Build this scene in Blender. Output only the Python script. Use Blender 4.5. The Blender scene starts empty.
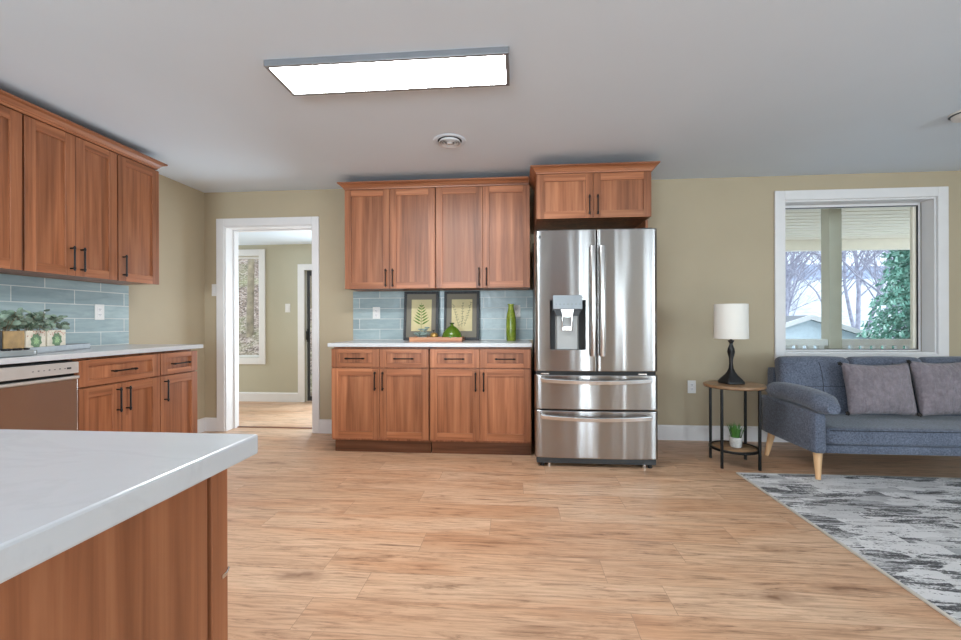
import bpy, bmesh, math, random
from mathutils import Vector, Matrix, noise
S = bpy.context.scene
COL = S.collection
PI = math.pi
rnd = random.Random(7)
# ------------------------------------------------------------ camera
H_CAM = 1.0818; F = 425.8; YAW = .0816; ROLL = -.0029
D = 4.035; XL = -3.109; CH = 2.39           # back wall, left wall, ceiling height
def cam_axes():
    rz = Matrix(((math.cos(YAW), math.sin(YAW), 0), (-math.sin(YAW), math.cos(YAW), 0), (0, 0, 1)))
    ry = Matrix(((math.cos(ROLL), 0, math.sin(ROLL)), (0, 1, 0), (-math.sin(ROLL), 0, math.cos(ROLL))))
    return ry @ rz
R_ = cam_axes()
cd = bpy.data.cameras.new('camera'); cam = bpy.data.objects.new('camera', cd); COL.objects.link(cam)
cd.sensor_width = 36; cd.lens = 36 * F / 961; cd.shift_y = 2.31 / 961; cd.clip_start = .05; cd.clip_end = 400
right, fwd, up = R_[0], R_[1], R_[2]
M = Matrix((( right[0], up[0], -fwd[0], 0), (right[1], up[1], -fwd[1], 0), (right[2], up[2], -fwd[2], H_CAM), (0, 0, 0, 1)))
cam.matrix_world = M
S.camera = cam
# ------------------------------------------------------------ world, lights, exposure
S.view_settings.view_transform = 'Standard'; S.view_settings.look = 'None'
S.view_settings.gamma = 1; S.view_settings.use_curve_mapping = False
S.view_settings.exposure = 0.34
w = bpy.data.worlds.new('sky'); S.world = w; w.use_nodes = True
bg = w.node_tree.nodes['Background']; bg.inputs[0].default_value = (.76, .87, 1.0, 1); bg.inputs[1].default_value = 2.3
def area(name, loc, rot, sx, sy, power, col=(1, 1, 1)):
    l = bpy.data.lights.new(name, 'AREA'); l.shape = 'RECTANGLE'; l.size = sx; l.size_y = sy; l.energy = power; l.color = col
    o = bpy.data.objects.new(name, l); COL.objects.link(o); o.location = loc; o.rotation_euler = rot; return o
DAY = (.76, .90, 1.0)
# daylight lamps added inside the unseen windows as fill, tilted up to the ceiling
REAR_W = [(-2.3, -.7, .7, 2.1, 128), (1.18, 1.42, .05, 2.2, 24), (2.72, 2.83, .05, 2.2, 15), (3.9, 5.4, .5, 2.1, 78)]
for x0, x1, z0, z1, pw in REAR_W:
    area('daylight_fill', ((x0+x1)/2, -3.17, (z0+z1)/2), (-PI/2-.38, 0, PI), x1-x0-.1, z1-z0-.1, pw, DAY)
area('daylight_fill', (5.57, -2.25, 1.3), (0, PI/2+.3, 0), 1.5, 1.3, 88, DAY)
area('daylight_fill', (-1.95, 5.53, .95), (-PI/2, 0, 0), 1.2, 1.5, 44, DAY)      # fill lamp added inside the sunroom glass door
area('daylight_fill', (-5.46, 4.9, 1.2), (0, -PI/2, 0), 1.3, 1.1, 32, DAY)      # unseen fill lamp added at the windowless sunroom side wall
# ------------------------------------------------------------ materials
MATS = {}
def mat(name):
    m = bpy.data.materials.new(name); m.use_nodes = True; MATS[name] = m
    nt = m.node_tree; return m, nt, nt.nodes['Principled BSDF']
def lin(c):
    return tuple((x/255/12.92 if x/255 <= .04045 else ((x/255+.055)/1.055)**2.4) for x in c) + (1,)
def N(nt, t, **kw):
    n = nt.nodes.new(t)
    for k, v in kw.items():
        if k in n.inputs: n.inputs[k].default_value = v
        else: setattr(n, k, v)
    return n
def ramp(nt, fac, stops, interp='LINEAR'):
    r = nt.nodes.new('ShaderNodeValToRGB'); r.color_ramp.interpolation = interp
    e = r.color_ramp.elements
    while len(e) < len(stops): e.new(.5)
    for el, (p, c) in zip(e, stops): el.position = p; el.color = c
    nt.links.new(fac, r.inputs[0]); return r.outputs[0]
def mix(nt, fac, a, b, mode='MIX'):
    m = nt.nodes.new('ShaderNodeMix'); m.data_type = 'RGBA'; m.blend_type = mode
    for s, v in ((m.inputs[0], fac), (m.inputs[6], a), (m.inputs[7], b)):
        if isinstance(v, bpy.types.NodeSocket): nt.links.new(v, s)
        else: s.default_value = v
    return m.outputs[2]
def coords(nt, scale=(1, 1, 1), loc=(0, 0, 0), which='Object', rot=(0, 0, 0)):
    tc = nt.nodes.new('ShaderNodeTexCoord'); mp = nt.nodes.new('ShaderNodeMapping')
    mp.inputs['Scale'].default_value = scale; mp.inputs['Location'].default_value = loc; mp.inputs['Rotation'].default_value = rot
    nt.links.new(tc.outputs[which], mp.inputs[0]); return mp.outputs[0]
def noise_t(nt, vec, scale, detail=4, rough=.5, dist=0):
    n = N(nt, 'ShaderNodeTexNoise'); n.inputs['Scale'].default_value = scale; n.inputs['Detail'].default_value = detail
    n.inputs['Roughness'].default_value = rough; n.inputs['Distortion'].default_value = dist
    nt.links.new(vec, n.inputs['Vector']); return n.outputs['Fac']
def bump(nt, b, h, strength=.3, dist=.01):
    n = nt.nodes.new('ShaderNodeBump'); n.inputs['Strength'].default_value = strength; n.inputs['Distance'].default_value = dist
    nt.links.new(h, n.inputs['Height']); nt.links.new(n.outputs[0], b.inputs['Normal'])
def plain(name, c, rough=.5, metal=0, vary=.06, scale=8, bmp=0, spec=None):
    m, nt, b = mat(name); c = lin(c)
    v = noise_t(nt, coords(nt), scale, 3)
    lo = tuple(x*(1-vary) for x in c[:3])+(1,); hi = tuple(min(1, x*(1+vary)) for x in c[:3])+(1,)
    nt.links.new(ramp(nt, v, [(.3, lo), (.7, hi)]), b.inputs['Base Color'])
    b.inputs['Roughness'].default_value = rough; b.inputs['Metallic'].default_value = metal
    if spec is not None: b.inputs['Specular IOR Level'].default_value = spec
    if bmp: bump(nt, b, noise_t(nt, coords(nt), 60, 3), bmp, .002)
    return m
def wood(name, stretch, tint=1.0, base=((124, 74, 46), (160, 101, 68), (182, 123, 87))):
    m, nt, b = mat(name)
    oi = nt.nodes.new('ShaderNodeObjectInfo')
    tc = nt.nodes.new('ShaderNodeTexCoord'); ad = nt.nodes.new('ShaderNodeVectorMath'); ad.operation = 'ADD'
    ml = nt.nodes.new('ShaderNodeMath'); ml.operation = 'MULTIPLY'; ml.inputs[1].default_value = 17
    nt.links.new(oi.outputs['Random'], ml.inputs[0]); nt.links.new(tc.outputs['Object'], ad.inputs[0]); nt.links.new(ml.outputs[0], ad.inputs[1])
    mp = nt.nodes.new('ShaderNodeMapping'); mp.inputs['Scale'].default_value = stretch; nt.links.new(ad.outputs[0], mp.inputs[0])
    n1 = noise_t(nt, mp.outputs[0], 1.0, 5, .6, .4)
    mp2 = nt.nodes.new('ShaderNodeMapping'); mp2.inputs['Scale'].default_value = tuple(s*.22 if s > 5 else s*.5 for s in stretch); nt.links.new(ad.outputs[0], mp2.inputs[0])
    n2 = noise_t(nt, mp2.outputs[0], 1.0, 2, .5, .6)
    cs = [lin(c) for c in base]; cs = [tuple(min(1, x*tint) for x in c[:3])+(1,) for c in cs]
    c1 = ramp(nt, n1, [(.28, cs[0]), (.5, cs[1]), (.72, cs[2])])
    c2 = ramp(nt, n2, [(.35, (.74, .71, .68, 1)), (.65, (1.10, 1.08, 1.06, 1))])
    c = mix(nt, 1, c1, c2, 'MULTIPLY')
    c3 = ramp(nt, oi.outputs['Random'], [(0, (.93, .92, .91, 1)), (1, (1.07, 1.07, 1.07, 1))])
    nt.links.new(mix(nt, 1, c, c3, 'MULTIPLY'), b.inputs['Base Color'])
    b.inputs['Roughness'].default_value = .38
    bump(nt, b, n1, .08, .002); return m
wood('wood_v', (38, 38, 1.3)); wood('wood_x', (1.3, 38, 38)); wood('wood_y', (38, 1.3, 38))
wood('wood_rail_x', (1.3, 38, 38), 1.10); wood('wood_rail_y', (38, 1.3, 38), 1.10); wood('wood_panel', (30, 30, 1.1), .96)
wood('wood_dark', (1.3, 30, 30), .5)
wood('table_wood', (3, 30, 30), 1, ((120, 92, 68), (146, 114, 84), (165, 132, 98)))
wood('light_wood', (30, 30, 2), 1, ((205, 160, 115), (222, 180, 136), (232, 195, 150)))
wood('tray_wood', (2, 40, 40), 1, ((150, 92, 60), (185, 125, 85), (205, 150, 105)))
plain('wall_paint', (178, 163, 137), .7, vary=.03, scale=2, bmp=.05)
plain('far_wall_paint', (184, 177, 156), .7, vary=.03, scale=2)
plain('ceiling_paint', (221, 231, 241), .9, vary=.015, scale=1.5, bmp=.04)
plain('trim_white', (226, 223, 222), .4, vary=.02)
plain('black_metal', (26, 25, 25), .38, .6)
plain('black', (12, 12, 12), .6)
plain('dark_grey', (52, 54, 56), .5)
plain('plastic_white', (222, 219, 215), .35, vary=.01)
plain('lamp_black', (30, 31, 33), .32, .1, vary=.3, scale=30)
plain('silver', (214, 212, 210), .2, 1, vary=.02)
plain('led_frame', (150, 153, 158), .4, .7, vary=.03)
plain('pot_white', (196, 194, 190), .7, vary=.15, scale=60)
plain('soil', (48, 38, 30), .9)
plain('leaf_green', (70, 118, 48), .5, vary=.35, scale=25)
plain('leaf_eucalyptus', (128, 146, 128), .5, vary=.6, scale=16)
plain('leaf_grey', (140, 156, 148), .6, vary=.4, scale=40)
plain('bark', (168, 166, 180), .9, vary=.25, scale=6)
plain('bark_brown', (140, 126, 104), .9, vary=.35, scale=6)
plain('porch_white', (242, 234, 216), .6, vary=.03)
plain('porch_post_paint', (204, 204, 190), .6, vary=.03)
plain('rail_paint', (240, 243, 244), .6, vary=.03)
plain('siding_blue', (222, 234, 242), .7, vary=.05)
plain('roof_grey', (120, 122, 126), .8)
plain('frame_distressed', (44, 44, 46), .5, vary=.6, scale=70)
plain('mat_board', (122, 116, 104), .8, vary=.04)
plain('print_paper', (206, 192, 148), .8, vary=.06, scale=14)
plain('fern_ink', (98, 124, 50), .8, vary=.2, scale=30)
plain('sprig_ink', (112, 112, 92), .8, vary=.2, scale=30)
plain('gold', (178, 140, 78), .35, .6, vary=.2, scale=40)
plain('gold_wood', (168, 132, 72), .55, vary=.2, scale=25)
plain('grey_tray', (150, 154, 158), .5, .3, vary=.12, scale=20)
plain('box_print', (222, 212, 192), .6, vary=.10, scale=60)
plain('box_rust', (186, 116, 84), .6, vary=.3, scale=60)
plain('succulent_green', (150, 182, 128), .6, vary=.3, scale=60)
plain('succulent_dark', (104, 136, 96), .6, vary=.3, scale=60)
plain('glass_dish', (140, 146, 146), .12, 0, vary=.1)
plain('deck_boards', (196, 192, 186), .8)
plain('rubber', (22, 22, 22), .7)
plain('fridge_side', (72, 72, 72), .45, .3)
plain('dispenser_back', (160, 160, 158), .5, .3)
plain('dispenser_panel', (140, 146, 150), .42, .4)
plain('pale_woods', (150, 162, 186), .9, vary=.35, scale=1.2)
plain('tassel', (46, 42, 40), .9, vary=.5, scale=90)
plain('dw_strip', (196, 190, 184), .4, .3)
plain('mark_grey', (92, 92, 94), .5)
m, nt, b = mat('shade_fabric'); b.inputs['Base Color'].default_value = lin((226, 222, 214)); b.inputs['Roughness'].default_value = .9
bump(nt, b, noise_t(nt, coords(nt, (1, 1, 12)), 40, 3), .12, .002)
# led diffuser
m, nt, b = mat('led_diffuser'); b.inputs['Base Color'].default_value = (.9, .9, .9, 1)
b.inputs['Emission Color'].default_value = (.96, .985, 1.0, 1); b.inputs['Emission Strength'].default_value = 39
# stainless
def steel(name, c, rough, wav=.25):
    m, nt, b = mat(name); b.inputs['Base Color'].default_value = lin(c); b.inputs['Metallic'].default_value = 1
    b.inputs['Roughness'].default_value = rough; b.inputs['Anisotropic'].default_value = 1.0; b.inputs['Anisotropic Rotation'].default_value = 0
    t = nt.nodes.new('ShaderNodeCombineXYZ'); t.inputs[2].default_value = 1; nt.links.new(t.outputs[0], b.inputs['Tangent'])
    n = noise_t(nt, coords(nt, (7, 1, .5)), 1.0, 1); bump(nt, b, n, wav, .02); return m
steel('stainless', (168, 165, 163), .215, .22); steel('stainless_dw', (188, 180, 172), .22, .05)
# glass pane
m, nt, b = mat('window_glass'); nt.nodes.remove(b)
tr = nt.nodes.new('ShaderNodeBsdfTransparent'); tr.inputs[0].default_value = (.97, .985, .98, 1); gl = nt.nodes.new('ShaderNodeBsdfGlossy'); gl.inputs['Roughness'].default_value = .01
fr = nt.nodes.new('ShaderNodeFresnel'); fr.inputs[0].default_value = 1.25; ms = nt.nodes.new('ShaderNodeMixShader')
nt.links.new(fr.outputs[0], ms.inputs[0]); nt.links.new(tr.outputs[0], ms.inputs[1]); nt.links.new(gl.outputs[0], ms.inputs[2])
nt.links.new(ms.outputs[0], nt.nodes['Material Output'].inputs[0])
# green bottle glass / glazed vase
m, nt, b = mat('green_glass'); b.inputs['Base Color'].default_value = lin((96, 128, 36)); b.inputs['Roughness'].default_value = .06; b.inputs['Transmission Weight'].default_value = .35
m, nt, b = mat('vase_glaze')
v = N(nt, 'ShaderNodeTexVoronoi'); v.feature = 'DISTANCE_TO_EDGE'; v.inputs['Scale'].default_value = 42; nt.links.new(coords(nt, (1, 1, .5)), v.inputs['Vector'])
cn = noise_t(nt, coords(nt), 16, 4)
nt.links.new(mix(nt, ramp(nt, v.outputs['Distance'], [(0, (1, 1, 1, 1)), (.05, (0, 0, 0, 1))]), ramp(nt, cn, [(.35, lin((98, 120, 28))), (.7, lin((148, 162, 62)))]), lin((84, 84, 30))), b.inputs['Base Color'])
b.inputs['Roughness'].default_value = .2
# floor planks
m, nt, b = mat('oak_planks')
tc = nt.nodes.new('ShaderNodeTexCoord')
br = nt.nodes.new('ShaderNodeTexBrick'); br.offset = 0; br.squash = 1
br.inputs['Color1'].default_value = (0, 0, 0, 1); br.inputs['Color2'].default_value = (1, 1, 1, 1); br.inputs['Mortar'].default_value = (.5, .5, .5, 1)
br.inputs['Scale'].default_value = 1; br.inputs['Mortar Size'].default_value = .0012; br.inputs['Mortar Smooth'].default_value = .3
br.inputs['Brick Width'].default_value = 1.22; br.inputs['Row Height'].default_value = .18
sx = nt.nodes.new('ShaderNodeSeparateXYZ'); nt.links.new(tc.outputs['Object'], sx.inputs[0])
def mt(op, x, y=0):
    q = nt.nodes.new('ShaderNodeMath'); q.operation = op
    for i, v in enumerate((x, y)):
        if isinstance(v, (int, float)): q.inputs[i].default_value = v
        else: nt.links.new(v, q.inputs[i])
    return q.outputs[0]
row = mt('FLOOR', mt('DIVIDE', sx.outputs[1], .18)); wn = nt.nodes.new('ShaderNodeTexWhiteNoise'); wn.noise_dimensions = '1D'; nt.links.new(row, wn.inputs['W'])
cx_ = nt.nodes.new('ShaderNodeCombineXYZ'); nt.links.new(mt('ADD', sx.outputs[0], mt('MULTIPLY', wn.outputs['Value'], 1.22)), cx_.inputs[0]); nt.links.new(sx.outputs[1], cx_.inputs[1])
nt.links.new(cx_.outputs[0], br.inputs['Vector'])
sc = nt.nodes.new('ShaderNodeVectorMath'); sc.operation = 'SCALE'; sc.inputs['Scale'].default_value = 37; nt.links.new(br.outputs['Color'], sc.inputs[0])
ad = nt.nodes.new('ShaderNodeVectorMath'); ad.operation = 'ADD'; nt.links.new(tc.outputs['Object'], ad.inputs[0]); nt.links.new(sc.outputs[0], ad.inputs[1])
def mp(s):
    q = nt.nodes.new('ShaderNodeMapping'); q.inputs['Scale'].default_value = s; nt.links.new(ad.outputs[0], q.inputs[0]); return q.outputs[0]
base = ramp(nt, br.outputs['Color'], [(0, lin((198, 162, 132))), (.35, lin((204, 169, 139))), (.7, lin((210, 176, 146))), (1, lin((193, 156, 125)))])
g1 = noise_t(nt, mp((2.1, 22, 1)), 1.0, 8, .68, 2.2)
c = mix(nt, 1, base, ramp(nt, g1, [(.33, (.46, .40, .36, 1)), (.41, (.80, .75, .72, 1)), (.50, (1.0, .98, .97, 1)), (.62, (1.08, 1.08, 1.08, 1)), (.78, (1.16, 1.17, 1.19, 1))]), 'MULTIPLY')
g2 = noise_t(nt, mp((5, 100, 1)), 1.0, 4, .65)
c = mix(nt, 1, c, ramp(nt, g2, [(.3, (.74, .70, .67, 1)), (.5, (.98, .97, .96, 1)), (.7, (1.09, 1.10, 1.11, 1))]), 'MULTIPLY')
g4 = noise_t(nt, mp((3.2, 34, 1)), 1.3, 7, .72, 3.0)
c = mix(nt, 1, c, ramp(nt, g4, [(.24, (.42, .38, .37, 1)), (.36, (.78, .74, .72, 1)), (.42, (1, 1, 1, 1))]), 'MULTIPLY')
g3 = noise_t(nt, mp((.8, 4.5, 1)), 1.0, 3, .5, .8)
c = mix(nt, 1, c, ramp(nt, g3, [(.33, (.92, .80, .72, 1)), (.5, (1.0, .97, .95, 1)), (.68, (1.04, 1.07, 1.10, 1))]), 'MULTIPLY')
vo = nt.nodes.new('ShaderNodeTexVoronoi'); vo.inputs['Scale'].default_value = 1; vo.inputs['Randomness'].default_value = 1
nv = nt.nodes.new('ShaderNodeTexNoise'); nv.inputs['Scale'].default_value = 9; nt.links.new(ad.outputs[0], nv.inputs['Vector'])
av = nt.nodes.new('ShaderNodeVectorMath'); av.operation = 'SCALE'; av.inputs['Scale'].default_value = .35; nt.links.new(nv.outputs['Color'], av.inputs[0])
aw = nt.nodes.new('ShaderNodeVectorMath'); aw.operation = 'ADD'; nt.links.new(mp((1.5, 5.0, 1)), aw.inputs[0]); nt.links.new(av.outputs[0], aw.inputs[1])
nt.links.new(aw.outputs[0], vo.inputs['Vector'])
c = mix(nt, ramp(nt, vo.outputs['Distance'], [(.03, (.95, .95, .95, 1)), (.10, (.45, .45, .45, 1)), (.24, (0, 0, 0, 1))]), c, lin((122, 84, 60)))
c = mix(nt, mt('MULTIPLY', br.outputs['Fac'], .6), c, lin((120, 90, 70)))
nt.links.new(c, b.inputs['Base Color']); b.inputs['Roughness'].default_value = .38
bump(nt, b, g2, .06, .002)
# backsplash tile
def tilemat(name, swz, loc, bw):
    m, nt, b = mat(name)
    tc = nt.nodes.new('ShaderNodeTexCoord'); sp = nt.nodes.new('ShaderNodeSeparateXYZ'); cb = nt.nodes.new('ShaderNodeCombineXYZ')
    nt.links.new(tc.outputs['Object'], sp.inputs[0]); nt.links.new(sp.outputs[swz], cb.inputs[0]); nt.links.new(sp.outputs[2], cb.inputs[1])
    q = nt.nodes.new('ShaderNodeMapping'); q.inputs['Location'].default_value = loc; nt.links.new(cb.outputs[0], q.inputs[0])
    br = nt.nodes.new('ShaderNodeTexBrick'); br.offset = .5; br.offset_frequency = 2
    br.inputs['Color1'].default_value = lin((140, 156, 159)); br.inputs['Color2'].default_value = lin((163, 178, 180)); br.inputs['Mortar'].default_value = lin((205, 206, 202))
    br.inputs['Scale'].default_value = 1; br.inputs['Mortar Size'].default_value = .0028; br.inputs['Mortar Smooth'].default_value = .1
    br.inputs['Brick Width'].default_value = bw; br.inputs['Row Height'].default_value = .1
    nt.links.new(q.outputs[0], br.inputs['Vector'])
    n = noise_t(nt, coords(nt, (3, 3, 14)), 1.6, 4, .6, .8)
    c = mix(nt, 1, br.outputs['Color'], ramp(nt, n, [(.3, (.88, .9, .9, 1)), (.7, (1.12, 1.11, 1.1, 1))]), 'MULTIPLY')
    nt.links.new(c, b.inputs['Base Color']); b.inputs['Roughness'].default_value = .27
    h = nt.nodes.new('ShaderNodeMath'); h.operation = 'MULTIPLY_ADD'; nt.links.new(br.outputs['Fac'], h.inputs[0]); h.inputs[1].default_value = -.6
    nt.links.new(noise_t(nt, coords(nt), 16, 2), h.inputs[2]); bump(nt, b, h.outputs[0], .35, .006)
tilemat('tile_back', 0, (1.522+4.0+.2015+.015, -.018-.0, 0), .403)
tilemat('tile_left', 1, (-2.38+3.81+.1905, -.018, 0), .381)
# quartz
m, nt, b = mat('quartz')
n = noise_t(nt, coords(nt, (1, 1.6, 1)), 2.2, 7, .62, 1.4)
nt.links.new(ramp(nt, n, [(.3, lin((196, 197, 198))), (.46, lin((199, 200, 202))), (.5, lin((195, 196, 198))), (.54, lin((199, 200, 202))), (.8, lin((195, 196, 198)))]), b.inputs['Base Color'])
b.inputs['Roughness'].default_value = .22
# rug
m, nt, b = mat('rug_pile')
def rn(s, sc, d, dist=0, loc=(0, 0, 0)): return noise_t(nt, coords(nt, s, loc), sc, d, .6, dist)
streak = rn((5.0, 34, 1), 1.0, 6, 1.2); fine = rn((70, 160, 1), 1.0, 2); big = rn((3.0, 5.5, 1), 1.0, 2, .3, (5, 2, 0))
vr = nt.nodes.new('ShaderNodeTexVoronoi'); vr.distance = 'CHEBYCHEV'; vr.inputs['Scale'].default_value = 1; nt.links.new(coords(nt, (5.2, 13, 1)), vr.inputs['Vector'])
a1 = nt.nodes.new('ShaderNodeSeparateColor'); nt.links.new(vr.outputs['Color'], a1.inputs[0])
def mth(op, x, y):
    q = nt.nodes.new('ShaderNodeMath'); q.operation = op
    for i, v in enumerate((x, y)):
        if isinstance(v, (int, float)): q.inputs[i].default_value = v
        else: nt.links.new(v, q.inputs[i])
    return q.outputs[0]
blk = mth('MULTIPLY', mth('GREATER_THAN', a1.outputs[0], .62), mth('MULTIPLY', streak, 1.0))
dark = mth('ADD', mth('MULTIPLY', blk, .30), mth('MULTIPLY', mth('ADD', streak, mth('MULTIPLY', mth('SUBTRACT', fine, .5), .7)), 1.0))
grey = ramp(nt, mth('ADD', mth('MULTIPLY', a1.outputs[1], .5), mth('MULTIPLY', big, .5)), [(.2, lin((222, 220, 220))), (.5, lin((205, 203, 203))), (.75, lin((160, 159, 161)))])
c = mix(nt, ramp(nt, dark, [(.585, (0, 0, 0, 1)), (.62, (.75, .75, .75, 1)), (.70, (1, 1, 1, 1))]), grey, lin((38, 38, 42)))
c = mix(nt, ramp(nt, fine, [(.4, (0, 0, 0, 1)), (.75, (.35, .35, .35, 1))]), c, lin((215, 213, 214)))
nt.links.new(c, b.inputs['Base Color']); b.inputs['Roughness'].default_value = .95; bump(nt, b, fine, .4, .004)
plain('rug_edge', (196, 190, 180), .9)
# sofa & pillow
def fabric(name, a, c_, sc, crease=None):
    m, nt, b = mat(name)
    n = noise_t(nt, coords(nt, (1, 1, 1)), sc, 4, .75)
    c = ramp(nt, n, [(.3, lin(a)), (.7, lin(c_))])
    n2 = noise_t(nt, coords(nt), 5, 3)
    nt.links.new(mix(nt, 1, c, ramp(nt, n2, [(.3, (.88, .88, .88, 1)), (.7, (1.08, 1.08, 1.08, 1))]), 'MULTIPLY'), b.inputs['Base Color'])
    b.inputs['Roughness'].default_value = .95; b.inputs['Specular IOR Level'].default_value = .15
    b.inputs['Sheen Weight'].default_value = .25
    if crease: bump(nt, b, noise_t(nt, coords(nt, crease), 1, 4, .6, .6), .9, .03)
    else: bump(nt, b, n, .35, .003)
fabric('sofa_fabric', (58, 62, 73), (118, 125, 142), 95)
fabric('pillow_velvet', (112, 103, 108), (142, 132, 137), 30, (16, 16, 2.2))
plain('seam', (34, 36, 42), .9)
# outside surfaces
m, nt, b = mat('leaf_litter')
v = N(nt, 'ShaderNodeTexVoronoi'); v.inputs['Scale'].default_value = 26; nt.links.new(coords(nt), v.inputs['Vector'])
sp = nt.nodes.new('ShaderNodeSeparateColor'); nt.links.new(v.outputs['Color'], sp.inputs[0])
c = ramp(nt, sp.outputs[0], [(0, lin((70, 56, 47))), (.4, lin((128, 108, 94))), (.7, lin((172, 154, 142))), (1, lin((96, 76, 62)))])
c = mix(nt, ramp(nt, noise_t(nt, coords(nt), .6, 3), [(.5, (0, 0, 0, 1)), (.62, (.55, .55, .55, 1))]), c, lin((140, 150, 96)))
tc = nt.nodes.new('ShaderNodeTexCoord'); sx = nt.nodes.new('ShaderNodeSeparateXYZ'); nt.links.new(tc.outputs['Object'], sx.inputs[0])
fr_g = ramp(nt, noise_t(nt, coords(nt), 1.6, 5), [(.3, lin((176, 182, 186))), (.7, lin((212, 216, 218)))])
mr = nt.nodes.new('ShaderNodeMapRange'); mr.inputs['From Min'].default_value = .5; mr.inputs['From Max'].default_value = 4; nt.links.new(sx.outputs[0], mr.inputs['Value'])
nt.links.new(mix(nt, mr.outputs[0], c, fr_g), b.inputs['Base Color']); b.inputs['Roughness'].default_value = .95
m, nt, b = mat('conifer_needles')
c = ramp(nt, noise_t(nt, coords(nt), 3.5, 5, .7), [(.3, lin((66, 112, 98))), (.5, lin((116, 164, 146))), (.7, lin((186, 214, 200)))])
nt.links.new(c, b.inputs['Base Color']); b.inputs['Roughness'].default_value = .7
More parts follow.
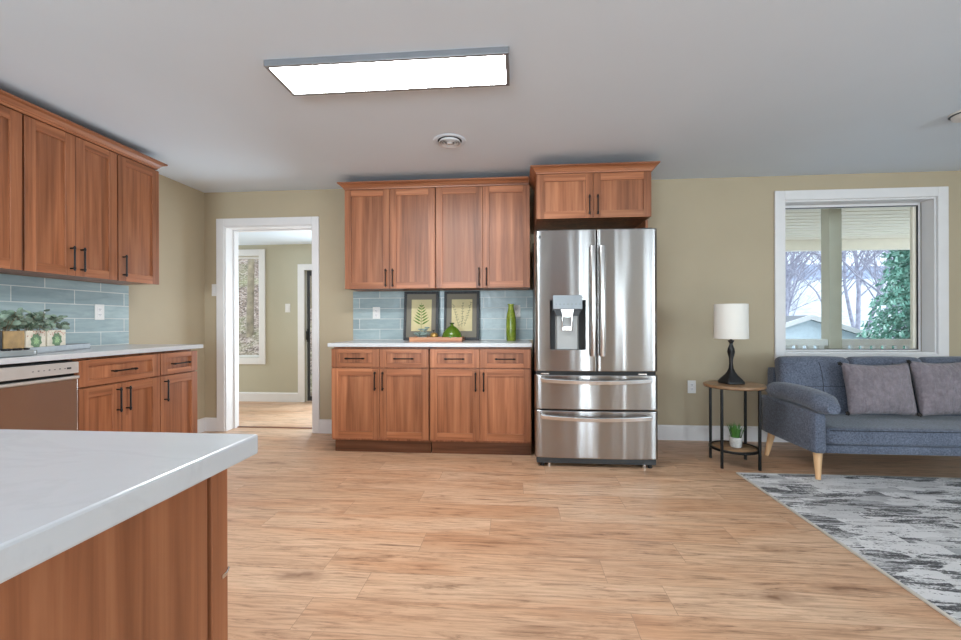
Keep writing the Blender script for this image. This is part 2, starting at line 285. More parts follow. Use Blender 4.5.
# ------------------------------------------------------------ mesh builder
class MB:
    def __init__(s, xf=None): s.v = []; s.f = []; s.m = []; s.sm = []; s.xf = xf
    def add(s, vs, fs, mi=0, smooth=False):
        o = len(s.v); s.v += [tuple(s.xf(*p)) if s.xf else tuple(p) for p in vs]
        for f in fs: s.f.append(tuple(i+o for i in f)); s.m.append(mi); s.sm.append(smooth)
        return s
    def box(s, x0, x1, y0, y1, z0, z1, mi=0):
        return s.add([(x, y, z) for z in (z0, z1) for y in (y0, y1) for x in (x0, x1)],
                     [(0, 1, 3, 2), (4, 6, 7, 5), (0, 4, 5, 1), (2, 3, 7, 6), (0, 2, 6, 4), (1, 5, 7, 3)], mi)
    def prism(s, prof, a0, a1, axis, mi=0, smooth=False):   # prof: 2D points, extruded along axis
        n = len(prof); vs = []
        for a in (a0, a1):
            for p, q in prof: vs.append((a, p, q) if axis == 0 else (p, a, q) if axis == 1 else (p, q, a))
        s.add(vs, [(i, (i+1) % n, n+(i+1) % n, n+i) for i in range(n)], mi, smooth)
        return s.add(vs, [tuple(range(n)), tuple(range(n, 2*n))], mi)
    def tube(s, pts, r, n=8, mi=0, cap=True, flat=1.0):
        pts = [Vector(p) for p in pts]; rs = r if isinstance(r, (list, tuple)) else [r]*len(pts); vs = []
        t0 = (pts[1]-pts[0]).normalized(); u = t0.orthogonal().normalized()
        for i, p in enumerate(pts):
            t = (pts[min(i+1, len(pts)-1)]-pts[max(i-1, 0)]).normalized(); u = (u-t*u.dot(t)).normalized(); w_ = t.cross(u)
            for k in range(n):
                a = 2*PI*k/n; vs.append(p+u*math.cos(a)*rs[i]+w_*math.sin(a)*rs[i]*flat)
        fs = [(i*n+k, i*n+(k+1) % n, (i+1)*n+(k+1) % n, (i+1)*n+k) for i in range(len(pts)-1) for k in range(n)]
        s.add(vs, fs, mi, True)
        if cap: s.add(vs[:n], [tuple(range(n))], mi); s.add(vs[-n:], [tuple(range(n))], mi)
        return s
    def lathe(s, c, prof, n=24, mi=0, shape=None):   # prof: (r, z); shape(i, ang)->(scale, twist)
        vs = []
        for i, (r, z) in enumerate(prof):
            for k in range(n):
                a = 2*PI*k/n; rr = r; tw = 0
                if shape: m_, tw = shape(i, a); rr = r*m_
                vs.append((c[0]+rr*math.cos(a+tw), c[1]+rr*math.sin(a+tw), c[2]+z))
        s.add(vs, [(i*n+k, i*n+(k+1) % n, (i+1)*n+(k+1) % n, (i+1)*n+k) for i in range(len(prof)-1) for k in range(n)], mi, True)
        if prof[0][0] > 1e-5: s.add(vs[:n], [tuple(range(n))], mi)
        if prof[-1][0] > 1e-5: s.add(vs[-n:], [tuple(range(n))], mi)
        return s
    def rbox(s, x0, x1, y0, y1, z0, z1, r=.03, bulge=(0, 0, 0), n=10, mi=0, warp=None):
        c = Vector(((x0+x1)/2, (y0+y1)/2, (z0+z1)/2)); h = Vector(((x1-x0)/2, (y1-y0)/2, (z1-z0)/2)); r = min(r, h.x*.98, h.y*.98, h.z*.98)
        idx = {}; vs = []; fs = []
        def vert(key):
            if key in idx: return idx[key]
            p = Vector([2*k/n-1 for k in key])
            q = Vector([math.copysign(min(1, abs(a))**.8, a) for a in p])
            P = Vector([q[i]*h[i] for i in range(3)]); inner = Vector([max(-(h[i]-r), min(h[i]-r, P[i])) for i in range(3)])
            d = P-inner
            P = inner+(d.normalized()*r if d.length > 1e-9 else d)
            u = [P[i]/h[i] for i in range(3)]
            b_ = [bulge[i]*u[i]*(1-u[(i+1) % 3]**2)*(1-u[(i+2) % 3]**2) for i in range(3)]
            P = c+P+Vector(b_)
            if warp: P = Vector(warp(P, u))
            idx[key] = len(vs); vs.append(tuple(P)); return idx[key]
        for ax in range(3):
            for sd in (0, n):
                for i in range(n):
                    for j in range(n):
                        ks = []
                        for (a, b_) in ((i, j), (i+1, j), (i+1, j+1), (i, j+1)):
                            k = [0, 0, 0]; k[ax] = sd; k[(ax+1) % 3] = a; k[(ax+2) % 3] = b_; ks.append(vert(tuple(k)))
                        fs.append(tuple(ks))
        return s.add(vs, fs, mi, True)
    def build(s, name, mats, parent=None, org=(0, 0, 0), bevel=0, recalc=True, sub=0):
        me = bpy.data.meshes.new(name); ox, oy, oz = org
        me.from_pydata([(x-ox, y-oy, z-oz) for x, y, z in s.v], [], s.f)
        for m_ in (mats if isinstance(mats, (list, tuple)) else [mats]): me.materials.append(MATS[m_])
        me.polygons.foreach_set('material_index', s.m); me.polygons.foreach_set('use_smooth', s.sm)
        if recalc:
            bm = bmesh.new(); bm.from_mesh(me); bmesh.ops.recalc_face_normals(bm, faces=bm.faces); bm.to_mesh(me); bm.free()
        o = bpy.data.objects.new(name, me); COL.objects.link(o)
        if parent: o.parent = parent
        else: o.location = org
        if bevel:
            b_ = o.modifiers.new('bevel', 'BEVEL'); b_.width = bevel; b_.segments = 2; b_.limit_method = 'ANGLE'; b_.angle_limit = math.radians(40)
        if sub:
            b_ = o.modifiers.new('sub', 'SUBSURF'); b_.levels = sub; b_.render_levels = sub
        return o
def tag(o, label=None, cat=None, group=None, kind=None):
    for k, v in (('label', label), ('category', cat), ('group', group), ('kind', kind)):
        if v: o[k] = v
    return o
def empty(name, loc, label, cat, group=None, kind=None):
    o = bpy.data.objects.new(name, None); COL.objects.link(o); o.location = loc; o.empty_display_size = .1
    return tag(o, label, cat, group, kind)
def struct(o): o['kind'] = 'structure'; return o
def wall(name, xf, u0, u1, z0, z1, t, holes, m_):   # a wall of boxes around holes; local (u, depth, z)
    mb = MB(xf); us = sorted({u0, u1, *[h[0] for h in holes], *[h[1] for h in holes]}); zs = sorted({z0, z1, *[h[2] for h in holes], *[h[3] for h in holes]})
    def solid(i, j):
        if not (0 <= i < len(us)-1 and 0 <= j < len(zs)-1): return False
        cu, cz = (us[i]+us[i+1])/2, (zs[j]+zs[j+1])/2
        return not any(h[0] < cu < h[1] and h[2] < cz < h[3] for h in holes)
    for i in range(len(us)-1):
        for j in range(len(zs)-1):
            if not solid(i, j): continue
            a, b_, c, d = us[i], us[i+1], zs[j], zs[j+1]
            P = lambda u, y, z: (u, y, z)
            mb.add([P(a, 0, c), P(b_, 0, c), P(b_, 0, d), P(a, 0, d)], [(0, 1, 2, 3)]); mb.add([P(a, t, c), P(a, t, d), P(b_, t, d), P(b_, t, c)], [(0, 1, 2, 3)])
            if not solid(i-1, j): mb.add([P(a, 0, c), P(a, 0, d), P(a, t, d), P(a, t, c)], [(0, 1, 2, 3)])
            if not solid(i+1, j): mb.add([P(b_, 0, c), P(b_, t, c), P(b_, t, d), P(b_, 0, d)], [(0, 1, 2, 3)])
            if not solid(i, j-1): mb.add([P(a, 0, c), P(a, t, c), P(b_, t, c), P(b_, 0, c)], [(0, 1, 2, 3)])
            if not solid(i, j+1): mb.add([P(a, 0, d), P(b_, 0, d), P(b_, t, d), P(a, t, d)], [(0, 1, 2, 3)])
    return struct(mb.build(name, m_))
XR = 5.6; YR = -3.2; YF = 5.607; WT = .185
# ------------------------------------------------------------ room shell
struct(MB().box(XL-2.6, XR+.15, YR-.15, D+WT, -.1, 0).build('floor', 'oak_planks'))
struct(MB().box(-5.6, -.5, D+WT, YF+.15, -.1, -.001).build('floor_sunroom', 'oak_planks'))
struct(MB().box(XL-.15, XR+.15, YR-.15, D+WT, CH, CH+.1).build('ceiling', 'ceiling_paint'))
struct(MB().box(-5.6, -.5, D+WT, YF+.15, 2.158, 2.25).build('ceiling_sunroom', 'ceiling_paint'))
DH = (-2.901, -1.975, 0, 2.052); WH = (2.40, 3.675, .79, 2.172)
wall('wall_back', lambda u, d, z: (u, D+d, z), -5.6, XR+.15, 0, CH, WT, [DH, WH], 'wall_paint')
wall('wall_left', lambda u, d, z: (XL-d, u, z), YR-.15, D, 0, CH, .15, [], 'wall_paint')
wall('wall_right', lambda u, d, z: (XR+d, u, z), YR-.15, D, 0, CH, .15, [(-2.95, -1.55, .5, 2.1)], 'wall_paint')
wall('wall_rear', lambda u, d, z: (u, YR-d, z), XL-.15, XR+.15, 0, CH, .15, [(a, b_, c, d) for a, b_, c, d, _ in REAR_W], 'wall_paint')
FW = (-4.45, -3.517, .60, 2.008); FD = (-2.868, -1.25, 0, 1.80)
wall('wall_sunroom_back', lambda u, d, z: (u, YF+d, z), -5.6, -.5, 0, 2.158, .12, [FW, FD], 'far_wall_paint')
wall('wall_sunroom_left', lambda u, d, z: (-5.5-d, u, z), D+WT, YF, 0, 2.158, .1, [], 'far_wall_paint')
wall('wall_sunroom_right', lambda u, d, z: (-.6+d, u, z), D+WT, YF, 0, 2.158, .1, [], 'far_wall_paint')
# baseboards
def bboard(name, xf, a0, a1, h=.135):
    return struct(MB(xf).prism([(0, 0), (.014, 0), (.014, h-.012), (.006, h), (0, h)], a0, a1, 0).build(name, 'trim_white'))
bk = lambda a, d, z: (a, D-d, z)
lf = lambda a, d, z: (XL+d, a, z)
bboard('baseboard_back', bk, 1.075, XR); bboard('baseboard_back_door', bk, -1.914, -1.52); bboard('baseboard_back_corner', bk, XL, -2.973)
bboard('baseboard_left', lf, 3.145, D-.014)
bboard('baseboard_right', lambda a, d, z: (XR-d, a, z), YR, D-.014)
bboard('baseboard_sunroom', lambda a, d, z: (a, YF-d, z), -5.5, -2.962, .125)
# doorway casing (door_1): jambs, header, casing
def casing(mb, u0, u1, z0, z1, wd, t, bottom=True, depth0=0):
    o0, o1 = u0-wd, u1+wd
    mb.box(o0, u0, depth0, depth0+t, 0 if not bottom else z0-wd, z1+wd); mb.box(u1, o1, depth0, depth0+t, 0 if not bottom else z0-wd, z1+wd)
    mb.box(u0, u1, depth0, depth0+t, z1, z1+wd)
    if bottom: mb.box(u0, u1, depth0, depth0+t, z0-wd, z0)
d1 = empty('door_1', ((DH[0]+DH[1])/2, D, 0), None, None, kind='structure'); og = tuple(d1.location)
mb = MB(bk); wd = .066
mb.box(DH[0]-.072, DH[0]+.008, 0, .018, 0, DH[3]+.07); mb.box(DH[1]-.008, DH[1]+.061, 0, .018, 0, DH[3]+.07); mb.box(DH[0]+.008, DH[1]-.008, 0, .018, DH[3]-.008, DH[3]+.07)
mb.build('door_casing', 'trim_white', d1, og, .004)
mb = MB(bk); mb.box(DH[0]-.001, DH[0]+.018, -WT-.012, 0, 0, DH[3]); mb.box(DH[1]-.018, DH[1]+.001, -WT-.012, 0, 0, DH[3]); mb.box(DH[0]+.018, DH[1]-.018, -WT-.012, 0, DH[3]-.018, DH[3]+.001)
mb.box(DH[0]+.018, DH[0]+.03, -WT+.03, -WT+.07, 0, DH[3]-.018); mb.box(DH[1]-.03, DH[1]-.018, -WT+.03, -WT+.07, 0, DH[3]-.018); mb.box(DH[0]+.03, DH[1]-.03, -WT+.03, -WT+.07, DH[3]-.03, DH[3]-.018)
mb.build('door_jamb', 'trim_white', d1, og, .002)
MB(bk).prism([(-WT-.02, 0), (-WT+.03, 0), (-WT+.025, .006), (-WT-.015, .006)], DH[0]+.02, DH[1]-.02, 0).build('threshold', 'wood_dark', d1, og)
# sunroom window (window_2) and sliding glass door (door_2)
sk = lambda a, d, z: (a, YF-d, z)
w2 = empty('window_2', ((FW[0]+FW[1])/2, YF, FW[2]), None, None, kind='structure'); og = tuple(w2.location)
mb = MB(sk); casing(mb, FW[0], FW[1], FW[2], FW[3], .088, .018); mb.build('window_casing', 'trim_white', w2, og, .003)
mb = MB(sk); casing(mb, FW[0]+.03, FW[1]-.03, FW[2]+.03, FW[3]-.03, .03, .03, depth0=-.09); mb.build('window_frame', 'trim_white', w2, og, .003)
MB(sk).box(FW[0]+.03, FW[1]-.03, -.078, -.074, FW[2]+.03, FW[3]-.03).build('window_pane', 'window_glass', w2, og)
d2 = empty('door_2', ((FD[0]+FD[1])/2, YF, 0), None, None, kind='structure'); og = tuple(d2.location)
mb = MB(sk); mb.box(FD[0]-.094, FD[0], 0, .018, 0, FD[3]+.082); mb.box(FD[1], FD[1]+.094, 0, .018, 0, FD[3]+.082); mb.box(FD[0], FD[1], 0, .018, FD[3], FD[3]+.082)
mb.build('door_casing', 'trim_white', d2, og, .003)
for a in (FD[0], (FD[0]+FD[1])/2):
    b0, b1 = a+.022, a+(FD[1]-FD[0])/2-.004; dd = -.05 if a == FD[0] else -.09
    mb = MB(sk); mb.box(b0, b0+.03, dd, dd+.03, .012, FD[3]-.004); mb.box(b1-.03, b1, dd, dd+.03, .012, FD[3]-.004); mb.box(b0+.03, b1-.03, dd, dd+.03, FD[3]-.07, FD[3]-.004); mb.box(b0+.03, b1-.03, dd, dd+.03, .012, .075)
    ds = mb.build('door_sash', 'dark_grey', d2, og, .002); MB(sk).box(b0+.03, b1-.03, dd+.012, dd+.016, .075, FD[3]-.07).build('door_pane', 'window_glass', ds, og)
    if a == FD[0]:
        mb = MB(sk); mb.box(b0+.002, b0+.028, dd+.03, dd+.042, .82, 1.0); mb.tube([(b0+.015, dd+.04, .84), (b0+.015, dd+.075, .86), (b0+.015, dd+.075, .96), (b0+.015, dd+.04, .98)], .008)
        mb.build('door_handle', 'black', ds, og)
# main window (window_1)
w1 = empty('window_1', ((WH[0]+WH[1])/2, D, WH[2]), None, None, kind='structure'); og = tuple(w1.location)
mb = MB(bk); casing(mb, WH[0]+.006, WH[1]-.006, WH[2]+.006, WH[3]-.006, .085, .02); mb.build('window_casing', 'trim_white', w1, og, .004)
mb = MB(bk); casing(mb, WH[0]+.02, WH[1]-.02, WH[2]+.02, WH[3]-.02, .0201, .12, depth0=-.12); mb.build('window_jamb', 'trim_white', w1, og)
mb = MB(bk); casing(mb, WH[0]+.045, WH[1]-.05, WH[2]+.035, WH[3]-.045, .03, .045, depth0=-.17); mb.build('window_frame', 'trim_white', w1, og, .003)
mb = MB(bk); casing(mb, WH[0]+.050, WH[1]-.055, WH[2]+.040, WH[3]-.05, .006, .01, depth0=-.128); mb.build('window_gasket', 'black', w1, og)
mb = MB(bk); mb.box(WH[1]-.078, WH[1]-.05, -.165, -.135, WH[2]+.042, WH[3]-.052); mb.build('window_sash_stile', 'porch_white', w1, og, .003)
MB(bk).box(WH[0]+.045, WH[1]-.056, -.152, -.148, WH[2]+.035, WH[3]-.045).build('window_pane', 'window_glass', w1, og)
# unseen brown panelled door added to put brown bands in the refrigerator's reflection
d3 = empty('reflection_door', (.47, YR, 0), None, None, kind='structure'); og = tuple(d3.location); ry_ = lambda u, dd, z: (u, YR+dd, z)
mb = MB(ry_); mb.box(.0, .08, 0, .02, 0, 2.12); mb.box(.84, .92, 0, .02, 0, 2.12); mb.box(.08, .84, 0, .02, 2.04, 2.12); mb.build('door_casing', 'trim_white', d3, og)
mb = MB(ry_); mb.box(.08, .84, 0, .012, 0, 2.04)
for z0_, z1_ in ((.2, .9), (1.05, 1.85)):
    for u0_ in (.18, .50): mb.box(u0_, u0_+.24, .012, .02, z0_, z1_)
mb.build('door_leaf', 'wood_v', d3, og, .003); MB(ry_).lathe((.76, .0, .98), [(.0001, 0), (.028, .001), (.028, .03), (.0001, .04)], 16).build('door_knob', 'silver', d3, og)
# unseen windows behind the camera, placed for their bright streaks on the refrigerator
for i, (a, b_, c, d, _) in enumerate(REAR_W):
    e = empty('window_%d' % (i+3), ((a+b_)/2, YR, c), None, None, kind='structure'); og = tuple(e.location)
    mb = MB(lambda u, dd, z: (u, YR+dd, z)); casing(mb, a, b_, c, d, .07, .018); mb.build('window_casing', 'trim_white', e, og)
    MB(lambda u, dd, z: (u, YR+dd, z)).box(a, b_, -.08, -.075, c, d).build('window_pane', 'window_glass', e, og)
e = empty('window_7', (XR, -2.25, .5), None, None, kind='structure'); og = tuple(e.location)  # unseen side window, added for fill light
mb = MB(lambda u, dd, z: (XR-dd, u, z)); casing(mb, -2.95, -1.55, .5, 2.1, .07, .018); mb.build('window_casing', 'trim_white', e, og)
MB(lambda u, dd, z: (XR-dd, u, z)).box(-2.95, -1.55, -.08, -.075, .5, 2.1).build('window_pane', 'window_glass', e, og)
# ------------------------------------------------------------ cabinets
def bar_pull(mb, a, z, d, L, vertical, r=.0052):
    h = L/2
    if vertical:
        mb.tube([(a, d+.03, z-h), (a, d+.03, z+h)], r, 8)
        for s_ in (-1, 1): mb.tube([(a, d, z+s_*(h-.014)), (a, d+.03, z+s_*(h-.014))], r*.95, 6); mb.tube([(a, d+.03, z+s_*(h-.02)), (a, d+.03, z+s_*(h-.008))], r*1.45, 8)
    else:
        mb.tube([(a-h, d+.03, z), (a+h, d+.03, z)], r, 8)
        for s_ in (-1, 1): mb.tube([(a+s_*(h-.014), d, z), (a+s_*(h-.014), d+.03, z)], r*.95, 6); mb.tube([(a+s_*(h-.02), d+.03, z), (a+s_*(h-.008), d+.03, z)], r*1.45, 8)
def shaker(name, xf, wood_h, par, og, a0, a1, z0, z1, d0, st=.058, handle=None, hl=.155, rail=None):
    mb = MB(xf); t = .02; rl = rail or st
    mb.box(a0, a0+st, d0, d0+t, z0, z1, 0); mb.box(a1-st, a1, d0, d0+t, z0, z1, 0)
    mb.box(a0+st, a1-st, d0, d0+t-.0006, z1-rl, z1, 1); mb.box(a0+st, a1-st, d0, d0+t-.0006, z0, z0+rl, 1)
    mb.box(a0+st-.002, a1-st+.002, d0+.002, d0+t-.010, z0+rl-.002, z1-rl+.002, 2)
    o = mb.build(name, ['wood_v', wood_h, 'wood_panel'], par, og, .0016)
    if handle:
        hb = MB(xf); bar_pull(hb, handle[0], handle[1], d0+t-(.010 if handle[2] == 'h' and name == 'drawer' else 0), hl, handle[2] == 'v'); hb.build('handle', 'black_metal', o, og)
    return o
G = .0015
def upper(xf, rail, a0, a1, z0, z1, dep, doors, label, group, name='upper_cabinet', gap=.003):
    p = xf((a0+a1)/2, dep/2, z0); e = empty(name, p, label, 'cabinet', group); og = tuple(p)
    MB(xf).box(a0, a1, .003, dep-.02, z0+.004, z1-.002).build('body', 'wood_v', e, og)
    for (b0, b1, side, hz, hl) in doors:
        hx = b1-.032 if side > 0 else b0+.032
        shaker('door', xf, rail, e, og, b0+gap/2, b1-gap/2, z0, z1-.006, dep-.0195, handle=(hx, hz, 'v'), hl=hl)
    return e
def base(xf, rail, a0, a1, dep, drawers, doors, label, group, finished=None):
    p = xf((a0+a1)/2, dep/2, 0); e = empty('base_cabinet', p, label, 'cabinet', group); og = tuple(p)
    MB(xf).box(a0, a1, .003, dep-.02, .112, .866).box(a0, a1, .003, dep-.055, .866, .8835).build('body', 'wood_v', e, og)
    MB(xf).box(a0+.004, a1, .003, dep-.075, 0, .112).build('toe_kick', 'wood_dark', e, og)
    for b0, b1 in drawers: shaker('drawer', xf, rail, e, og, b0+G, b1-G, .716, .868, dep-.0195, handle=((b0+b1)/2, .788 if xf is bk else .788, 'h'), hl=.165, rail=.036)
    for b0, b1, side in doors:
        hx = b1-.032 if side > 0 else b0+.032
        shaker('door', xf, rail, e, og, b0+G, b1-G, .13, .706, dep-.0195, handle=(hx, .606, 'v'), hl=.155)
    return e
UG = 'shaker wall cabinets'; BG = 'shaker base cabinets'
UZ0, UZ1 = 1.383, 2.275
upper(bk, 'wood_rail_x', -1.523, -.701, UZ0, UZ1, .33, [(-1.523, -1.111, 1, 1.478, .16), (-1.111, -.703, -1, 1.478, .16)], 'brown two-door wall cabinet on the back wall, above the fern print, nearer the doorway', UG)
upper(bk, 'wood_rail_x', -.697, .128, UZ0, UZ1, .33, [(-.695, -.281, 1, 1.478, .16), (-.281, .128, -1, 1.478, .16)], 'brown two-door wall cabinet on the back wall, above the green vase, next to the refrigerator', UG)
upper(bk, 'wood_rail_x', .171, 1.058, 1.9, 2.258, .63, [(.171, .612, 1, 1.998, .155), (.612, 1.058, -1, 1.998, .155)], 'short deep two-door brown cabinet above the stainless refrigerator', UG)
base(bk, 'wood_rail_x', -1.518, -.700, .63, [(-1.516, -1.110), (-1.110, -.702)], [(-1.516, -1.110, 1), (-1.110, -.702, -1)], 'brown base cabinet with two drawers over two doors, nearer the doorway on the back wall', BG)
base(bk, 'wood_rail_x', -.694, .125, .63, [(-.692, -.286), (-.286, .124)], [(-.692, -.286, 1), (-.286, .124, -1)], 'brown base cabinet with two drawers over two doors, beside the refrigerator', BG)
upper(lf, 'wood_rail_y', 1.628, 2.195, UZ0, UZ1, .33, [(1.630, 1.911, 1, 1.49, .155), (1.911, 2.192, -1, 1.49, .155)], 'brown wall cabinet on the left wall cut off by the photo edge', UG)
upper(lf, 'wood_rail_y', 2.199, 2.770, UZ0, UZ1, .33, [(2.201, 2.483, 1, 1.49, .155), (2.483, 2.768, -1, 1.49, .155)], 'brown two-door wall cabinet on the left wall, in the middle of its row', UG)
upper(lf, 'wood_rail_y', 2.775, 3.122, UZ0, UZ1, .33, [(2.777, 3.120, -1, 1.49, .155)], 'narrow single-door wall cabinet ending the left wall row', UG)
base(lf, 'wood_rail_y', 2.226, 2.788, .63, [(2.228, 2.786)], [(2.228, 2.495, 1), (2.495, 2.786, -1)], 'brown base cabinet with one wide drawer over two doors, beside the dishwasher', BG)
base(lf, 'wood_rail_y', 2.790, 3.141, .63, [(2.792, 3.139)], [(2.792, 3.139, -1)], 'narrow base cabinet with one drawer over one door at the end of the left counter', BG)
# crown mouldings
def crown_prof(d, z):   # stepped cove profile in (d, z)
    return [(d-.02, z), (d+.004, z), (d+.006, z+.012), (d+.012, z+.014), (d+.016, z+.022), (d+.030, z+.036), (d+.046, z+.044), (d+.05, z+.046), (d+.05, z+.056), (d-.02, z+.056)]
def sweep(mb, prof_d, pts):   # pts: list of (a, d) path; profile offset outward with mitres
    n = len(pts); rings = []
    for i, (a, d) in enumerate(pts):
        ns = []
        for j in (i-1, i):
            if 0 <= j < n-1:
                ex, ey = pts[j+1][0]-pts[j][0], pts[j+1][1]-pts[j][1]; l = math.hypot(ex, ey); ns.append((-ey/l, ex/l))
        nx, ny = sum(q[0] for q in ns), sum(q[1] for q in ns); k = len(ns); s_ = (nx*nx+ny*ny)/k**2; nx, ny = nx/k/s_, ny/k/s_
        rings.append([(a+nx*o, d+ny*o, z) for o, z in prof_d])
    m_ = len(prof_d); vs = [p for r in rings for p in r]
    mb.add(vs, [(i*m_+k, i*m_+(k+1) % m_, (i+1)*m_+(k+1) % m_, (i+1)*m_+k) for i in range(n-1) for k in range(m_)])
    mb.add(rings[0], [tuple(range(m_))]); mb.add(rings[-1], [tuple(range(m_))])
def cp(z): return [(p-.0, q) for p, q in crown_prof(0, z)]
mb = MB(bk); sweep(mb, cp(UZ1-.004), [(-1.523, .02), (-1.523, .331), (.118, .331)])
tag(mb.build('crown_molding', 'wood_x', org=(-.7, D, UZ1), bevel=.001), 'long brown crown molding on top of the back wall cabinets', 'crown molding', 'crown moldings')
mb = MB(bk); sweep(mb, cp(2.254), [(.171, .20), (.171, .632), (1.058, .632), (1.058, .02)])
tag(mb.build('crown_molding', 'wood_x', org=(.6, D, 2.26), bevel=.001), 'short brown crown molding above the refrigerator cabinet', 'crown molding', 'crown moldings')
mb = MB(lf); sweep(mb, cp(UZ1+.0), [(1.628, .331), (3.122, .331), (3.122, .02)][::-1] if False else [(1.628, .02), (1.628, .331), (3.096, .331), (3.096, .02)])
tag(mb.build('crown_molding', 'wood_y', org=(XL, 2.4, UZ1), bevel=.001), 'brown crown molding on top of the left wall cabinets', 'crown molding', 'crown moldings')
# refrigerator side panel
tag(MB().box(1.0395, 1.0575, 3.50, D-.016, 0, 1.896).build('end_panel', 'wood_v', org=(1.05, 3.7, 0)), 'brown upright end panel against the right side of the refrigerator', 'panel')
# countertops
tag(MB().box(-1.54, .13, D-.65, D-.002, .884, .914).build('countertop', 'quartz', org=(-.7, 3.7, .884), bevel=.003), 'white quartz countertop on the back wall cabinets holding the framed prints', 'countertop', 'quartz countertops')
tag(MB().box(XL+.002, XL+.645, 1.0, 3.184, .884, .914).build('countertop', 'quartz', org=(-2.8, 2.4, .884), bevel=.003), 'white quartz countertop on the left wall above the dishwasher', 'countertop', 'quartz countertops')
# backsplashes
tag(MB().box(-1.572, .17, D-.01, D-.001, .9145, 1.384).build('tile_backsplash', 'tile_back', bevel=.001), 'blue-grey subway tile backsplash behind the framed botanical prints', 'backsplash', 'tile backsplashes')
tag(MB().box(XL+.001, XL+.01, 1.0, 3.184, .9145, 1.384).build('tile_backsplash', 'tile_left', bevel=.001), 'blue-grey subway tile backsplash on the left wall behind the planter boxes', 'backsplash', 'tile backsplashes')
# base cabinet left of dishwasher (mostly hidden by the island)
base(lf, 'wood_rail_y', 1.02, 1.615, .63, [(1.022, 1.613)], [(1.022, 1.318, 1), (1.318, 1.613, -1)], 'brown base cabinet on the hidden side of the dishwasher', BG)
# dishwasher
a0, a1 = 1.619, 2.222; dw = empty('dishwasher', (XL+.3, 1.92, 0), 'stainless dishwasher with a slim control strip under the left counter', 'dishwasher'); og = tuple(dw.location)
MB(lf).box(a0, a1, .02, .60, .09, .873).build('body', 'dark_grey', dw, og)
MB(lf).box(a0, a1, .02, .56, 0, .09).build('toe_kick', 'black', dw, og)
MB(lf).box(a0+.003, a1-.003, .60, .636, .112, .770).build('door', 'stainless_dw', dw, og, .003)
mb = MB(lf); mb.prism([(.60, .771), (.643, .771), (.648, .776), (.648, .787), (.60, .787)], a0+.003, a1-.003, 0); mb.build('handle_lip', 'dw_strip', dw, og, .001)
MB(lf).box(a0+.003, a1-.003, .60, .612, .787, .803).build('handle_recess', 'black', dw, og)
cs = MB(lf).box(a0+.003, a1-.003, .60, .643, .803, .866).build('control_strip', 'dw_strip', dw, og, .003)
mb = MB(lf)
for k in range(7): MB(lf).box(1.985+k*.026, 1.993+k*.026, .643, .6436, .832, .836+(k % 2)*.002).build('button_mark', 'mark_grey', cs, og)
MB(lf).box(2.155, 2.178, .643, .6437, .829, .839).build('display', 'dark_grey', cs, og)
# ------------------------------------------------------------ island
ix = -.388; iy = .616
tag(MB().box(-1.95, ix, -1.3, iy, .884, .914).build('island_countertop', 'quartz', org=(-1.1, -.3, .884), bevel=.0035), 'large white quartz island countertop in the near left corner', 'countertop', 'quartz countertops')
isl = empty('kitchen_island', (-1.15, -.35, 0), 'brown wooden kitchen island under the near white countertop', 'island'); og = tuple(isl.location)
MB().box(-1.90, ix-.050, -1.25, .548, .1, .884).build('body', 'wood_v', isl, og)
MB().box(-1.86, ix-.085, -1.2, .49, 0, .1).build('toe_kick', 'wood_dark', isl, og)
MB().box(ix-.050, ix-.030, -1.255, .547, .0, .8835).build('end_panel', 'wood_v', isl, og, .001)
for k in range(4):
    x0 = -1.90+k*.3655
    ob = shaker('door', lambda a, d, z: (a, .548+d, z), 'wood_rail_x', isl, og, x0+.002, x0+.3635, .115, .876, .006)
MB().box(ix-.072, ix-.030, .555, .588, .0, .8835).build('corner_stile', 'wood_v', isl, og, .0015)
mb = MB(); mb.tube([(ix-.030, .578, .721), (ix-.0285, .583, .722), (ix-.0285, .588, .727)], .0015, 6); mb.box(ix-.031, ix-.0285, .574, .584, .717, .723); mb.build('metal_clip', 'silver', isl, og)
